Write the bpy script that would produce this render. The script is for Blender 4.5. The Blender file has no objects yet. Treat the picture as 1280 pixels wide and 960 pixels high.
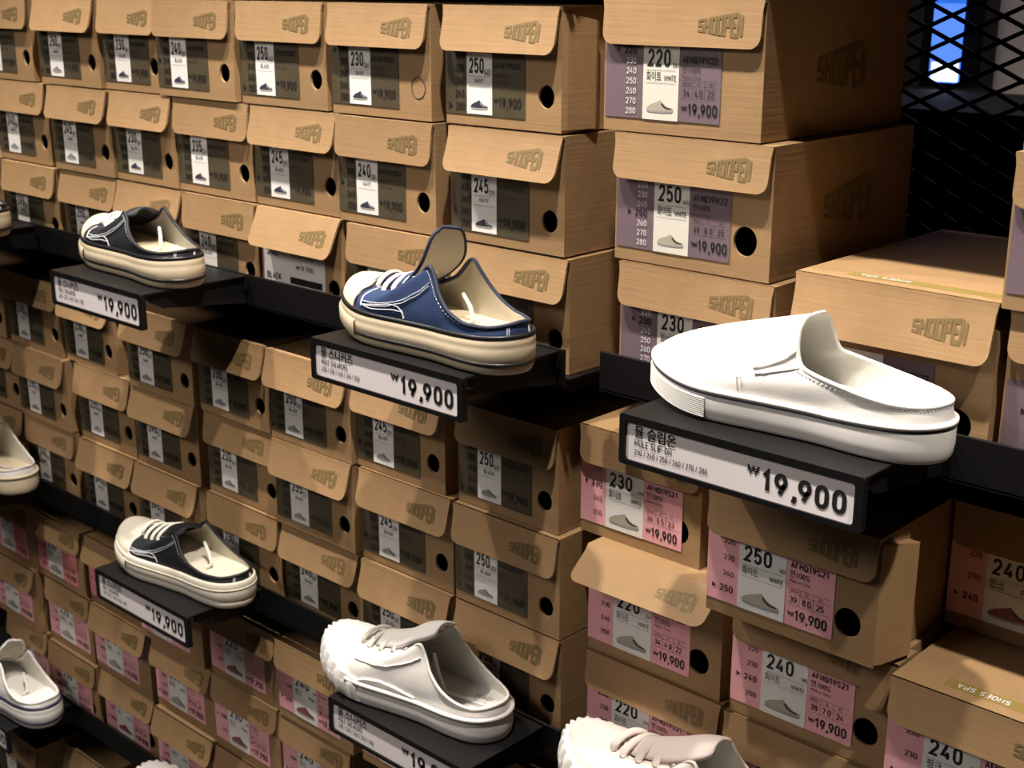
import bpy, bmesh, math, random
import numpy as np
from mathutils import Vector, Matrix
random.seed(7)
PI = math.pi
C = bpy.context.scene.collection
sc = bpy.context.scene
ZC = 1.75                       # camera height; picture-calibrated coordinates are (X, depth from camera, z below/above eye)
def W3(X, Yc, z): return (X, Yc - 1.0, z + ZC)

# ------------------------------------------------------------------ materials
def nodes_of(name):
    m = bpy.data.materials.new(name); m.use_nodes = True
    nt = m.node_tree; b = nt.nodes['Principled BSDF']
    return m, nt, b
def N(nt, t, **kw):
    n = nt.nodes.new(t)
    for k, v in kw.items(): setattr(n, k, v)
    return n
def mat(name, col, rough=.6, metal=0., spec=.5, noise=0., nscale=60., bump=0., bscale=400., vary=0.):
    m, nt, b = nodes_of(name)
    b.inputs['Roughness'].default_value = rough; b.inputs['Metallic'].default_value = metal
    b.inputs['Specular IOR Level'].default_value = spec
    tc = N(nt, 'ShaderNodeTexCoord')
    nz = N(nt, 'ShaderNodeTexNoise'); nz.inputs['Scale'].default_value = nscale; nz.inputs['Detail'].default_value = 4
    nt.links.new(tc.outputs['Object'], nz.inputs['Vector'])
    hsv = N(nt, 'ShaderNodeHueSaturation'); hsv.inputs['Color'].default_value = (*col, 1)
    mr = N(nt, 'ShaderNodeMapRange'); mr.inputs['From Min'].default_value = .3; mr.inputs['From Max'].default_value = .7
    mr.inputs['To Min'].default_value = 1 - noise; mr.inputs['To Max'].default_value = 1 + noise
    nt.links.new(nz.outputs['Fac'], mr.inputs['Value'])
    last = mr.outputs[0]
    if vary:
        oi = N(nt, 'ShaderNodeObjectInfo'); mv = N(nt, 'ShaderNodeMapRange')
        mv.inputs['To Min'].default_value = 1 - vary; mv.inputs['To Max'].default_value = 1 + vary
        nt.links.new(oi.outputs['Random'], mv.inputs['Value'])
        mu = N(nt, 'ShaderNodeMath', operation='MULTIPLY')
        nt.links.new(last, mu.inputs[0]); nt.links.new(mv.outputs[0], mu.inputs[1]); last = mu.outputs[0]
    nt.links.new(last, hsv.inputs['Value']); nt.links.new(hsv.outputs[0], b.inputs['Base Color'])
    if bump:
        n2 = N(nt, 'ShaderNodeTexNoise'); n2.inputs['Scale'].default_value = bscale; n2.inputs['Detail'].default_value = 3
        nt.links.new(tc.outputs['Object'], n2.inputs['Vector'])
        bp = N(nt, 'ShaderNodeBump'); bp.inputs['Strength'].default_value = bump; bp.inputs['Distance'].default_value = .001
        nt.links.new(n2.outputs['Fac'], bp.inputs['Height']); nt.links.new(bp.outputs[0], b.inputs['Normal'])
    return m
def cardboard(name, col, vary=.07):
    m = mat(name, col, .62, 0, .35, noise=.06, nscale=45, vary=vary)
    nt = m.node_tree; b = nt.nodes['Principled BSDF']
    tc = N(nt, 'ShaderNodeTexCoord'); mp = N(nt, 'ShaderNodeMapping'); mp.inputs['Scale'].default_value = (9, 9, 330)
    nt.links.new(tc.outputs['Object'], mp.inputs[0])
    nz = N(nt, 'ShaderNodeTexNoise'); nz.inputs['Scale'].default_value = 1.0; nz.inputs['Detail'].default_value = 2
    nt.links.new(mp.outputs[0], nz.inputs['Vector'])
    bp = N(nt, 'ShaderNodeBump'); bp.inputs['Strength'].default_value = .22; bp.inputs['Distance'].default_value = .0009
    nt.links.new(nz.outputs['Fac'], bp.inputs['Height']); nt.links.new(bp.outputs[0], b.inputs['Normal'])
    return m
def emit(name, col, s):
    m, nt, b = nodes_of(name)
    b.inputs['Base Color'].default_value = (*col, 1)
    b.inputs['Emission Color'].default_value = (*col, 1); b.inputs['Emission Strength'].default_value = s
    return m
M = dict(
    kraft=cardboard('kraft_board', (.335, .206, .100)),
    kraft_in=cardboard('kraft_inside', (.36, .23, .13)),
    olive=mat('olive_print', (.072, .056, .031), .55, noise=.1),
    logo=mat('logo_print', (.175, .118, .045), .6),
    oliveband=mat('olive_band_print', (.26, .19, .05), .5),
    purple=mat('plum_print', (.17, .12, .145), .5, noise=.05),
    pink=mat('pink_print', (.86, .42, .46), .5, noise=.04),
    rose=mat('rose_print', (.88, .30, .32), .5, noise=.04),
    panel=mat('white_print', (.84, .82, .81), .45),
    greypanel=mat('ivory_print', (.72, .69, .62), .45),
    ink=mat('black_ink', (.012, .012, .013), .5),
    faint=mat('faint_ink', (.045, .034, .025), .5),
    redink=mat('dark_red_ink', (.30, .06, .07), .5),
    whiteink=mat('white_ink', (.72, .68, .68), .5),
    pic_dark=mat('navy_picture', (.035, .04, .07), .5),
    pic_grey=mat('grey_picture', (.30, .29, .31), .5),
    pic_pale=mat('pale_picture', (.42, .38, .31), .5),
    pic_red=mat('maroon_picture', (.28, .08, .09), .5),
    shelf=mat('black_powder_coat', (.0055, .005, .0055), .5, 0, .22, bump=.12, bscale=900),
    steel=mat('black_steel', (.005, .005, .0055), .7, 0, .12),
    tray=mat('black_tray', (.007, .007, .0075), .42, 0, .28, bump=.08, bscale=1200),
    card=mat('price_card', (.90, .84, .86), .3, 0, .5),
    floor=mat('grey_floor', (.09, .085, .08), .5, noise=.15, nscale=4),
    wall=mat('dark_wall', (.05, .047, .045), .8, noise=.1, nscale=5),
    ceil=mat('black_ceiling', (.03, .03, .03), .9),
    rubber_cream=mat('cream_rubber', (.76, .64, .46), .42, 0, .45, noise=.03),
    lining_grey=mat('grey_lining', (.34, .33, .30), .85, 0, .2, bump=.3, bscale=1200),
    lining_dim=mat('olive_lining', (.16, .15, .11), .85, 0, .2, bump=.3, bscale=1200),
    rubber_ivory=mat('ivory_rubber', (.80, .74, .62), .42, 0, .45, noise=.02),
    rubber_white=mat('white_rubber', (.80, .775, .75), .42, 0, .45, noise=.02),
    rubber_tan=mat('tan_outsole', (.55, .46, .32), .55),
    rubber_grey=mat('offwhite_outsole', (.62, .60, .55), .55),
    black_line=mat('black_rubber', (.012, .012, .014), .35),
    navy_line=mat('navy_pinstripe', (.02, .022, .06), .4),
    canvas_white=mat('white_canvas', (.82, .795, .775), .85, 0, .2, noise=.02, bump=.35, bscale=1500),
    canvas_pink=mat('blush_canvas', (.74, .64, .60), .8, 0, .2, noise=.02, bump=.35, bscale=1500),
    leather_white=mat('white_leather', (.82, .79, .76), .5, 0, .4, noise=.02, bump=.25, bscale=700),
    denim=mat('navy_canvas', (.028, .052, .135), .75, 0, .25, noise=.18, nscale=25, bump=.45, bscale=1300),
    canvas_black=mat('black_canvas', (.013, .015, .021), .55, 0, .4, noise=.1, bump=.35, bscale=1300),
    binding_navy=mat('navy_binding', (.012, .020, .048), .7),
    binding_black=mat('black_binding', (.008, .009, .012), .6),
    lining=mat('natural_lining', (.56, .52, .43), .85, 0, .2, bump=.3, bscale=1200),
    lining_white=mat('white_lining', (.76, .75, .68), .85, 0, .2, bump=.3, bscale=1200),
    insole=mat('cream_insole', (.74, .68, .54), .75),
    insole_white=mat('white_insole', (.80, .77, .72), .7),
    lace=mat('white_lace', (.80, .77, .70), .9, 0, .2, bump=.4, bscale=1500),
    lace_pink=mat('blush_lace', (.72, .63, .58), .9, 0, .2, bump=.4, bscale=1500),
    thread=mat('white_thread', (.66, .68, .72), .8),
    eyelet=mat('metal_eyelet', (.62, .60, .58), .3, 1.0),
    eyelet_white=mat('painted_eyelet', (.80, .79, .80), .3),
    screen_blue=emit('lit_blue_screen', (.035, .19, .80), .62),
    screen_pale=emit('lit_pale_screen', (.10, .26, 1.0), .85),
    screen_white=emit('lit_white_screen', (.8, .9, 1.0), 1.3),
    pillar=mat('grey_pillar', (.30, .27, .26), .5),
    beige=mat('beige_panel', (.42, .37, .29), .6),
)

# ------------------------------------------------------------------ object helpers
def link(name, me, m, parent=None, loc=None):
    o = bpy.data.objects.new(name, me); C.objects.link(o)
    if m is not None and not me.materials: me.materials.append(m)
    if parent: o.parent = parent
    if loc: o.location = loc
    return o
def mesh(verts, faces, smooth=False, name='mesh'):
    me = bpy.data.meshes.new(name)
    me.from_pydata([tuple(v) for v in verts], [], faces); me.update()
    if smooth: me.polygons.foreach_set('use_smooth', [True] * len(me.polygons))
    return me
def tag(o, label, cat, group=None, kind=None):
    o['label'] = label; o['category'] = cat
    if group: o['group'] = group
    if kind: o['kind'] = kind
    return o
def thing(name, label, cat, loc=(0, 0, 0), rz=0., group=None):
    o = bpy.data.objects.new(name, None); C.objects.link(o)
    o.location = loc; o.rotation_euler = (0, 0, rz); o.empty_display_size = .02
    return tag(o, label, cat, group)
class MB:
    def __init__(s): s.v = []; s.f = []
    def add(s, vs, fs):
        b = len(s.v); s.v += [tuple(v) for v in vs]; s.f += [tuple(i + b for i in f) for f in fs]; return s
    def box(s, x0, x1, y0, y1, z0, z1):
        vs = [(x, y, z) for x in (x0, x1) for y in (y0, y1) for z in (z0, z1)]
        return s.add(vs, [(0, 1, 3, 2), (4, 6, 7, 5), (0, 4, 5, 1), (2, 3, 7, 6), (0, 2, 6, 4), (1, 5, 7, 3)])
    def tube(s, pts, r, n=8, closed=False, flat=1.0):
        pts = [Vector(p) for p in pts]; L = len(pts); base = len(s.v); up = Vector((0, 0, 1)); prev = None
        for i, p in enumerate(pts):
            a = pts[(i - 1) % L] if closed or i > 0 else p; c = pts[(i + 1) % L] if closed or i < L - 1 else p
            d = (c - a)
            if d.length < 1e-9: d = Vector((1, 0, 0))
            d.normalize()
            if prev is None:
                ref = up if abs(d.z) < .9 else Vector((0, 1, 0)); nrm = d.cross(ref).normalized()
            else:
                nrm = (prev - d * prev.dot(d)); nrm = nrm.normalized() if nrm.length > 1e-6 else d.cross(up).normalized()
            prev = nrm; bi = d.cross(nrm); rr = r[i] if hasattr(r, '__len__') else r
            for k in range(n):
                t = 2 * PI * k / n
                s.v.append(tuple(p + nrm * (rr * math.cos(t)) + bi * (rr * flat * math.sin(t))))
        for i in range(L if closed else L - 1):
            j = (i + 1) % L
            for k in range(n):
                k2 = (k + 1) % n
                s.f.append((base + i * n + k, base + j * n + k, base + j * n + k2, base + i * n + k2))
        if not closed:
            s.f.append(tuple(base + k for k in range(n))[::-1]); s.f.append(tuple(base + (L - 1) * n + k for k in range(n)))
        return s
    def prism(s, poly, y0, y1):       # outline in x,z extruded along y
        n = len(poly); b = len(s.v)
        s.v += [(x, y0, z) for x, z in poly] + [(x, y1, z) for x, z in poly]
        s.f += [tuple(b + i for i in range(n)), tuple(b + n + i for i in range(n))[::-1]]
        s.f += [(b + i, b + n + i, b + n + (i + 1) % n, b + (i + 1) % n) for i in range(n)]
        return s
    def me(s, smooth=False): return mesh(s.v, s.f, smooth)
    def obj(s, name, m, parent=None, smooth=False): return link(name, s.me(smooth), m, parent)
def bevel(o, w=.0015, seg=2):
    b = o.modifiers.new('bevel', 'BEVEL'); b.width = w; b.segments = seg; b.limit_method = 'ANGLE'; b.angle_limit = math.radians(40)
    return o

# ------------------------------------------------------------------ lettering
GL = {}
def glyphs(t, bold):
    k = (t, bold)
    if k not in GL:
        cu = bpy.data.curves.new('t', 'FONT'); cu.body = t; cu.size = 1; cu.offset = bold; cu.resolution_u = 2
        o = bpy.data.objects.new('t', cu); C.objects.link(o)
        dg = bpy.context.evaluated_depsgraph_get()
        me = bpy.data.meshes.new_from_object(o.evaluated_get(dg))
        v = np.array([x.co[:2] for x in me.vertices]) if len(me.vertices) else np.zeros((0, 2))
        f = [tuple(p.vertices) for p in me.polygons]
        bpy.data.objects.remove(o); bpy.data.curves.remove(cu); bpy.data.meshes.remove(me)
        GL[k] = (v, f)
    return GL[k]
_h = glyphs('H', 0)[0]; CAP = _h[:, 1].max()
def ell(cx, cy, rx, ry, a0, a1, n=10):
    return [(cx + rx * math.cos(math.radians(a0 + (a1 - a0) * i / n)), cy + ry * math.sin(math.radians(a0 + (a1 - a0) * i / n))) for i in range(n + 1)]
RR = ell(.5, .70, .5, .30, 180, 0) + ell(.5, .30, .5, .30, 0, -180)
STROKES = {
 '0': (.56, [(RR, 1)]), 'O': (.58, [(RR, 1)]), 'Q': (.58, [(RR, 1), ([(.55, .25), (.95, -.02)], 0)]),
 '1': (.40, [([(.0, .76), (.72, 1), (.72, 0)], 0)]),
 '2': (.55, [(ell(.5, .72, .5, .28, 175, -12) + [(.86, .52), (0, 0), (1.02, 0)], 0)]),
 '3': (.55, [(ell(.46, .755, .46, .245, 165, -90) + ell(.46, .26, .54, .26, 90, -165), 0)]),
 '4': (.58, [([(.62, 1), (0, .24), (1.03, .24)], 0), ([(.74, .50), (.74, 0)], 0)]),
 '5': (.55, [([(.95, 1), (.10, 1), (.06, .55)] + ell(.47, .32, .53, .32, 140, -155), 0)]),
 '6': (.56, [([(.62, 1), (.10, .46)] , 0), (ell(.5, .31, .5, .31, 150, 510, 20), 1)]),
 '7': (.54, [([(0, 1), (1, 1), (.34, 0)], 0)]),
 '8': (.56, [(ell(.5, .765, .44, .235, 0, 360, 18), 1), (ell(.5, .27, .5, .27, 0, 360, 18), 1)]),
 '9': (.56, [([(.38, 0), (.90, .54)], 0), (ell(.5, .69, .5, .31, -30, 330, 20), 1)]),
 ',': (.16, [([(.6, .12), (.55, -.02), (.1, -.24)], 0)]), '.': (.12, [([(.5, .0), (.5, .04)], 0)]), ':': (.12, [([(.5, .0), (.5, .06)], 0), ([(.5, .6), (.5, .66)], 0)]),
 '/': (.34, [([(0, -.05), (1, 1.05)], 0)]), '-': (.34, [([(0, .42), (1, .42)], 0)]), ' ': (.22, []),
 '(': (.18, [(ell(1, .5, 1, .66, 120, 240), 0)]), ')': (.18, [(ell(0, .5, 1, .66, 60, -60), 0)]),
 '%': (.80, [(ell(.2, .78, .2, .22, 0, 360), 1), (ell(.8, .22, .2, .22, 0, 360), 1), ([(.2, 0), (.8, 1)], 0)]),
 '\u20a9': (.95, [([(0, 1), (.25, 0), (.5, .9), (.75, 0), (1, 1)], 0), ([(-.06, .62), (1.06, .62)], 0), ([(-.06, .40), (1.06, .40)], 0)]),
 'A': (.60, [([(0, 0), (.5, 1), (1, 0)], 0), ([(.18, .28), (.82, .28)], 0)]),
 'B': (.56, [([(0, .54), (.55, .54)] + ell(.6, .77, .36, .23, -90, 90) + [(0, 1), (0, 0), (.6, 0)] + ell(.6, .27, .4, .27, -90, 90), 0)]),
 'C': (.54, [(ell(.5, .70, .5, .30, 0, 180) + ell(.5, .30, .5, .30, 180, 360), 0)]),
 'D': (.56, [([(0, 0), (0, 1), (.5, 1)] + ell(.5, .65, .5, .35, 90, 0) + ell(.5, .35, .5, .35, 0, -90), 1)]),
 'E': (.48, [([(1, 1), (0, 1), (0, 0), (1, 0)], 0), ([(0, .52), (.85, .52)], 0)]), 'F': (.48, [([(1, 1), (0, 1), (0, 0)], 0), ([(0, .52), (.85, .52)], 0)]),
 'G': (.56, [(ell(.5, .70, .5, .30, 0, 180) + ell(.5, .30, .5, .30, 180, 360) + [(1, .48), (.55, .48)], 0)]),
 'H': (.56, [([(0, 0), (0, 1)], 0), ([(1, 0), (1, 1)], 0), ([(0, .52), (1, .52)], 0)]), 'I': (.10, [([(.5, 0), (.5, 1)], 0)]),
 'J': (.45, [([(1, 1), (1, .3)] + ell(.5, .28, .5, .28, 0, -160), 0)]),
 'K': (.56, [([(0, 0), (0, 1)], 0), ([(.95, 1), (.08, .45)], 0), ([(.35, .62), (1, 0)], 0)]), 'L': (.46, [([(0, 1), (0, 0), (1, 0)], 0)]),
 'M': (.72, [([(0, 0), (0, 1), (.5, .3), (1, 1), (1, 0)], 0)]), 'N': (.58, [([(0, 0), (0, 1), (1, 0), (1, 1)], 0)]),
 'P': (.54, [([(0, 0), (0, 1), (.55, 1)] + ell(.55, .74, .45, .26, 90, -90) + [(0, .48)], 0)]),
 'R': (.56, [([(0, 0), (0, 1), (.55, 1)] + ell(.55, .75, .45, .25, 90, -90) + [(0, .5)], 0), ([(.55, .5), (1, 0)], 0)]),
 'S': (.54, [(ell(.5, .76, .46, .24, 15, 200) + [(.2, .58), (.8, .42)] + ell(.5, .24, .5, .24, 20, -165), 0)]),
 'T': (.52, [([(0, 1), (1, 1)], 0), ([(.5, 1), (.5, 0)], 0)]), 'U': (.56, [([(0, 1), (0, .3)] + ell(.5, .30, .5, .30, 180, 360) + [(1, 1)], 0)]),
 'V': (.58, [([(0, 1), (.5, 0), (1, 1)], 0)]), 'W': (.84, [([(0, 1), (.25, 0), (.5, .85), (.75, 0), (1, 1)], 0)]),
 'X': (.56, [([(0, 0), (1, 1)], 0), ([(0, 1), (1, 0)], 0)]), 'Y': (.58, [([(0, 1), (.5, .48), (1, 1)], 0), ([(.5, .48), (.5, 0)], 0)])}
def stroke_text(t, th):
    k = ('stroke', t, th)
    if k in GL: return GL[k]
    V, F, x = [], [], 0.
    for ch in t:
        w, paths = STROKES[ch]
        for pts, closed in paths:
            p = np.array([(x + th / 2 + a * (w - (th if w > th * 1.5 else 0)), th / 2 + b * (1 - th)) for a, b in pts])
            keep = [0] + [i for i in range(1, len(p)) if np.linalg.norm(p[i] - p[i - 1]) > 1e-4]; p = p[keep]
            if closed and np.linalg.norm(p[0] - p[-1]) < 1e-4: p = p[:-1]
            n = len(p); b0 = len(V)
            for i in range(n):
                a = p[(i - 1) % n] if closed or i else None; c = p[(i + 1) % n] if closed or i < n - 1 else None
                d1 = (p[i] - a) / np.linalg.norm(p[i] - a) if a is not None else None
                d2 = (c - p[i]) / np.linalg.norm(c - p[i]) if c is not None else None
                if d1 is None: d1 = d2
                if d2 is None: d2 = d1
                n1 = np.array([-d1[1], d1[0]]); n2 = np.array([-d2[1], d2[0]]); m = n1 + n2; l = np.linalg.norm(m)
                m = m / l if l > 1e-6 else n1
                m = m * min(1 / max(.35, float(m @ n1)), 2.2) * th / 2
                V += [tuple(p[i] + m), tuple(p[i] - m)]
            for i in range(n if closed else n - 1):
                j = (i + 1) % n; F.append((b0 + 2 * i, b0 + 2 * i + 1, b0 + 2 * j + 1, b0 + 2 * j))
        x += w + .13 + (0 if ch != ' ' else 0)
    GL[k] = (np.array(V) if V else np.zeros((0, 2)), F); return GL[k]
class Text:                           # lettering in the x,z plane facing -y
    def __init__(s, y): s.b = MB(); s.y = y
    def put(s, t, x, z, h, w=None, sx=.75, bold=0., al='l', flip=False):
        if all(c in STROKES for c in t):
            v, f = stroke_text(t, round(.125 + bold * 2.6, 3)); k = h; sx = sx * 1.25
        else: (v, f), k = glyphs(t, bold * .5), h / CAP
        if not len(v): return s
        vv = v * [k, k]; x0 = vv[:, 0].min(); wid = vv[:, 0].max() - x0
        q = (w / wid) if w else sx
        X = (vv[:, 0] - x0) * q; wid *= q
        X = X + (x if al == 'l' else x - wid if al == 'r' else x - wid / 2)
        Z = vv[:, 1] + z
        s.b.add([(a, s.y, b) for a, b in zip(X, Z)], f); return s
    def line(s, x0, x1, z, t=.0003):
        s.b.add([(x0, s.y, z), (x1, s.y, z), (x1, s.y, z + t), (x0, s.y, z + t)], [(0, 1, 2, 3)]); return s
    def vline(s, x, z0, z1, t=.0003): return s.rect(x, x + t, z0, z1)
    def rect(s, x0, x1, z0, z1):
        s.b.add([(x0, s.y, z0), (x1, s.y, z0), (x1, s.y, z1), (x0, s.y, z1)], [(0, 1, 2, 3)]); return s
    def poly(s, pts):
        s.b.add([(x, s.y, z) for x, z in pts], [tuple(range(len(pts)))]); return s
def quad(x0, x1, z0, z1, y): return mesh([(x0, y, z0), (x1, y, z0), (x1, y, z1), (x0, y, z1)], [(0, 1, 2, 3)])

LET = {'S': [(0, 1, 0, .2), (0, 1, .4, .6), (0, 1, .8, 1), (0, .34, .5, .9), (.66, 1, .1, .5)],
       'H': [(0, .34, 0, 1), (.66, 1, 0, 1), (.2, .8, .4, .62)],
       'O': [(0, .34, 0, 1), (.66, 1, 0, 1), (.1, .9, 0, .18), (.1, .9, .82, 1)],
       'P': [(0, .34, 0, 1), (.66, 1, .4, 1), (.1, .9, .4, .56), (.1, .9, .84, 1)],
       'E': [(0, .4, 0, 1), (.1, 1, 0, .2), (.1, .9, .4, .6), (.1, 1, .8, 1)]}
def logo_mesh(w, h, y):
    vs, fs = [], []
    def warp(x, z):
        hh = .46 + (1 - .46) * min(x / .857, 1.0) if x < .857 else 1 - .26 * (x - .857) / .143
        b = -(hh - .46) * .42
        return ((x - .5) * w, y, (b + z * hh - .27) * h)
    def q(p):
        b = len(vs); vs.extend(warp(*a) for a in p); fs.append((b, b + 1, b + 2, b + 3))
    for i, ch in enumerate('SHOOPEN'):
        x0 = i / 7; cw = .9 / 7
        if ch == 'N':
            for a, c in ((0, .32), (.68, 1)): q([(x0 + a * cw, 0), (x0 + c * cw, 0), (x0 + c * cw, 1), (x0 + a * cw, 1)])
            q([(x0 + .62 * cw, 0), (x0 + .95 * cw, 0), (x0 + .38 * cw, 1), (x0 + .05 * cw, 1)])
        else:
            for a, c, z0, z1 in LET[ch]: q([(x0 + a * cw, z0), (x0 + c * cw, z0), (x0 + c * cw, z1), (x0 + a * cw, z1)])
    return mesh(vs, fs)
LOGO_BASE = logo_mesh(.047, .0215, 0); LOGOS = {}
def flap_logo(xc, H, fh, bulge, lift):
    k = (round(xc, 4), H, fh, bulge, lift)
    if k not in LOGOS:
        me = LOGO_BASE.copy(); me.materials.clear(); me.materials.append(M['logo'])
        for v in me.vertices:
            zz = v.co.z - fh * .53; y = -.0012 - bulge * max(0, -zz / fh) ** 1.3 - .0026 - .0005; x = v.co.x + xc
            if lift: ca, sa = math.cos(lift), math.sin(lift); y, zz = y * ca + zz * sa, zz * ca - y * sa * .3
            v.co = (x, y, H + zz)
        me.update(); LOGOS[k] = me
    return LOGOS[k]
LOGO_SIDE = logo_mesh(.088, .046, 0)

SHOE2D = [(0, .10), (.03, .03), (.2, 0), (.6, .0), (.95, .04), (1, .12), (.98, .24), (.9, .27), (.74, .33), (.62, .46), (.52, .62), (.44, .56), (.36, .50), (.2, .42), (.06, .30), (0, .2)]

# ------------------------------------------------------------------ labels on the boxes (meshes shared by all boxes with the same label)
LAB = {}
def label_set(kind, size, colour):
    k = (kind, size, colour)
    if k in LAB: return LAB[k]
    y1, y2, y3 = -.0007, -.0010, -.0013
    out = []                          # (name, mesh, material, label)
    T = Text(y3); F = Text(y3); Wt = Text(y3)
    eu = {220: '34', 225: '35', 230: '36', 235: '37', 240: '38', 245: '39', 250: '40', 260: '41'}[size]
    if kind.startswith('olive'):
        x0, xa, xb, x1, z0, z1 = .0, .031, .067, .112, .0105, .079
        out.append(('label', quad(x0, x1, z0, z1, y1), M['olive'], 'dark olive printed label'))
        out.append(('size_panel', quad(xa, xb, z0 + .001, z1 - .001, y2), M['panel'], 'white size panel'))
        for i, s in enumerate((230, 235, 240, 245, 250)):
            z = z1 - .013 - i * .0128
            T.put(str(s), xa - .003, z, .0078, w=.0135, bold=.018, al='r')
            if s == size: T.poly([(xa - .0265, z), (xa - .021, z + .004), (xa - .0265, z + .008)])
        T.put(str(size), xa + .0030, .0525, .0155, w=.0215, bold=.018).put('(' + eu + ')', xa + .0252, .0510, .0062, w=.0088)
        T.put(colour, (xa + xb) / 2, .0430, .0048, sx=.8, al='c'); F.line(xa + .003, xb - .003, .0495).line(xa + .003, xb - .003, .0395)
        code = 'AFHC19S03' if kind == 'olive' else 'AFHQ19S75'
        T.put(code, xb + .0025, .0585, .0060, w=.036, bold=.010); F.put('UPPER:COTTON', xb + .0025, .050, .0028, w=.018).put('MADE IN CHINA', xb + .0025, .044, .0028, w=.021)
        T.put('₩', xb + .0025, .0245, .0050, w=.006).put('19,900', xb + .0095, .0205, .0098, w=.0305, bold=.008)
        px, pz, ps = xa + .0055, .0165, .0245; pm = 'pic_dark' if colour in ('NAVY', 'BLACK') and kind == 'olive' else 'pic_grey'
    else:
        pk = kind != 'purple'
        base = {'purple': 'purple', 'pink': 'pink', 'rose': 'rose'}[kind]
        x0, xa, xb, x1, z0, z1 = (.002, .046, .086, .131, .0125, .080) if not pk else (.0, .034, .083, .131, .013, .081)
        out.append(('label', quad(x0, x1, z0, z1, y1), M[base], {'purple': 'plum printed label', 'pink': 'pink printed label', 'rose': 'rose pink printed label'}[kind]))
        out.append(('size_panel', quad(xa, xb, z0, z1, y2), M['panel' if pk else 'greypanel'], 'white size panel'))
        sizes = (220, 230, 240, 250, 260, 270, 280) if not pk else (220, 230, 240, 250) if colour == 'WHITE' else (220, 230, 240)
        st = .0090 if not pk else (.0158 if len(sizes) == 4 else .021)
        for i, s in enumerate(sizes):
            z = z1 - (.0095 if not pk else .010) - i * st
            tt = T if s == size else (F if pk else Wt)
            big = s == size
            tt.put(str(s), xa - (.008 if not pk else .005), z, .0068 if big else .0055, w=.0145 if big else .0115, bold=.012 if big else 0, al='r')
            if big: T.poly([(xa - .0305 if not pk else xa - .0275, z + .001), (xa - .0265 if not pk else xa - .0235, z + .0035), (xa - .0305 if not pk else xa - .0275, z + .006)])
        wn = xb - xa
        T.put(str(size), xa + .004, .0600, .0155, w=.0265 if not pk else .030, bold=.016).put('(' + eu + ')', xb - .0005, .0595, .0042, w=.0062, al='r')
        ko, en = {'WHITE': ('화이트', 'WHITE'), 'PINK': ('핑크', 'PINK')}[colour]
        T.put(ko, xa + .004, .0478, .0066, w=.0165 if len(ko) == 3 else .013, bold=.008).put(en, xb - .003, .0478, .0050, w=.0135, al='r', bold=.004)
        F.line(xa + .0035, xb - .003, .0566).line(xa + .0035, xb - .003, .0452)
        T.put('AFHQ19W22' if not pk else 'AFHQ19S21', xb + .004, .0680 if pk else .0640, .0064, w=.037, bold=.008)
        F.put('면100%', xb + .004, .0600 if pk else .0562, .0052, w=.0195).put('Made in China', xb + .004, .0548 if pk else .0508, .0028, w=.020)
        a = {220: ('34', '4.0', '22'), 230: ('36', '5.5', '23'), 240: ('38', '7.0', '24'), 250: ('39', '8.0', '25'), 260: ('41', '8.5', '26')}[size]
        tz = .0355
        for i, s in enumerate(a): F.put(s, xb + .0085 + i * .0132, tz, .0062, al='c', sx=.75, bold=.004)
        for i, s in enumerate(('EUR/CHN', 'US', 'JPN')): F.put(s, xb + .0085 + i * .0132, tz + .0098, .0026, al='c', sx=.6)
        F.line(xb + .003, x1 - .004, tz + .0085).line(xb + .003, x1 - .004, tz - .0022).line(xb + .003, x1 - .004, tz + .0135)
        F.vline(xb + .0148, tz - .002, tz + .0132).vline(xb + .0282, tz - .002, tz + .0132)
        T.put('₩', xb + .0035, .0225, .0050, w=.0065).put('19,900', xb + .0110, .0190, .0105, w=.0315, bold=.012)
        px, pz, ps = xa + .005, .019, wn - .010; pm = 'pic_red' if colour == 'PINK' else 'pic_pale' if True else ''
    P = Text(y2 - .0002); P.poly([(px + u * ps, pz + w * ps * .62) for u, w in SHOE2D])
    out.append(('shoe_picture', P.b.me(), M[pm], 'small printed shoe picture'))
    P = Text(y2 - .0003); P.poly([(px + u * ps, pz + w * ps * .62) for u, w in ((0, .12), (.03, .03), (.2, 0), (.6, 0), (.95, .04), (1, .13), (.6, .09), (.2, .08))])
    out.append(('picture_sole', P.b.me(), M['pic_pale' if pm != 'pic_pale' else 'pic_grey'], None))
    P = Text(y2 - .0003); P.poly([(px + u * ps, pz + w * ps * .62) for u, w in ((.58, .50), (.66, .36), (.78, .27), (.95, .24), (.9, .19), (.74, .2), (.62, .28), (.54, .42))])
    out.append(('picture_opening', P.b.me(), M['pic_grey' if pm == 'pic_dark' else 'pic_dark' if pm == 'pic_red' else 'faint'], None))
    out.append(('lettering', T.b.me(), M['ink'], None))
    if F.b.v: out.append(('small_print', F.b.me(), M['redink' if kind in ('pink', 'rose') and 0 else 'faint'], None))
    if Wt.b.v: out.append(('size_list', Wt.b.me(), M['whiteink'], None))
    for n, me, m, l in out: me.materials.append(m)
    LAB[k] = out; return out

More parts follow.
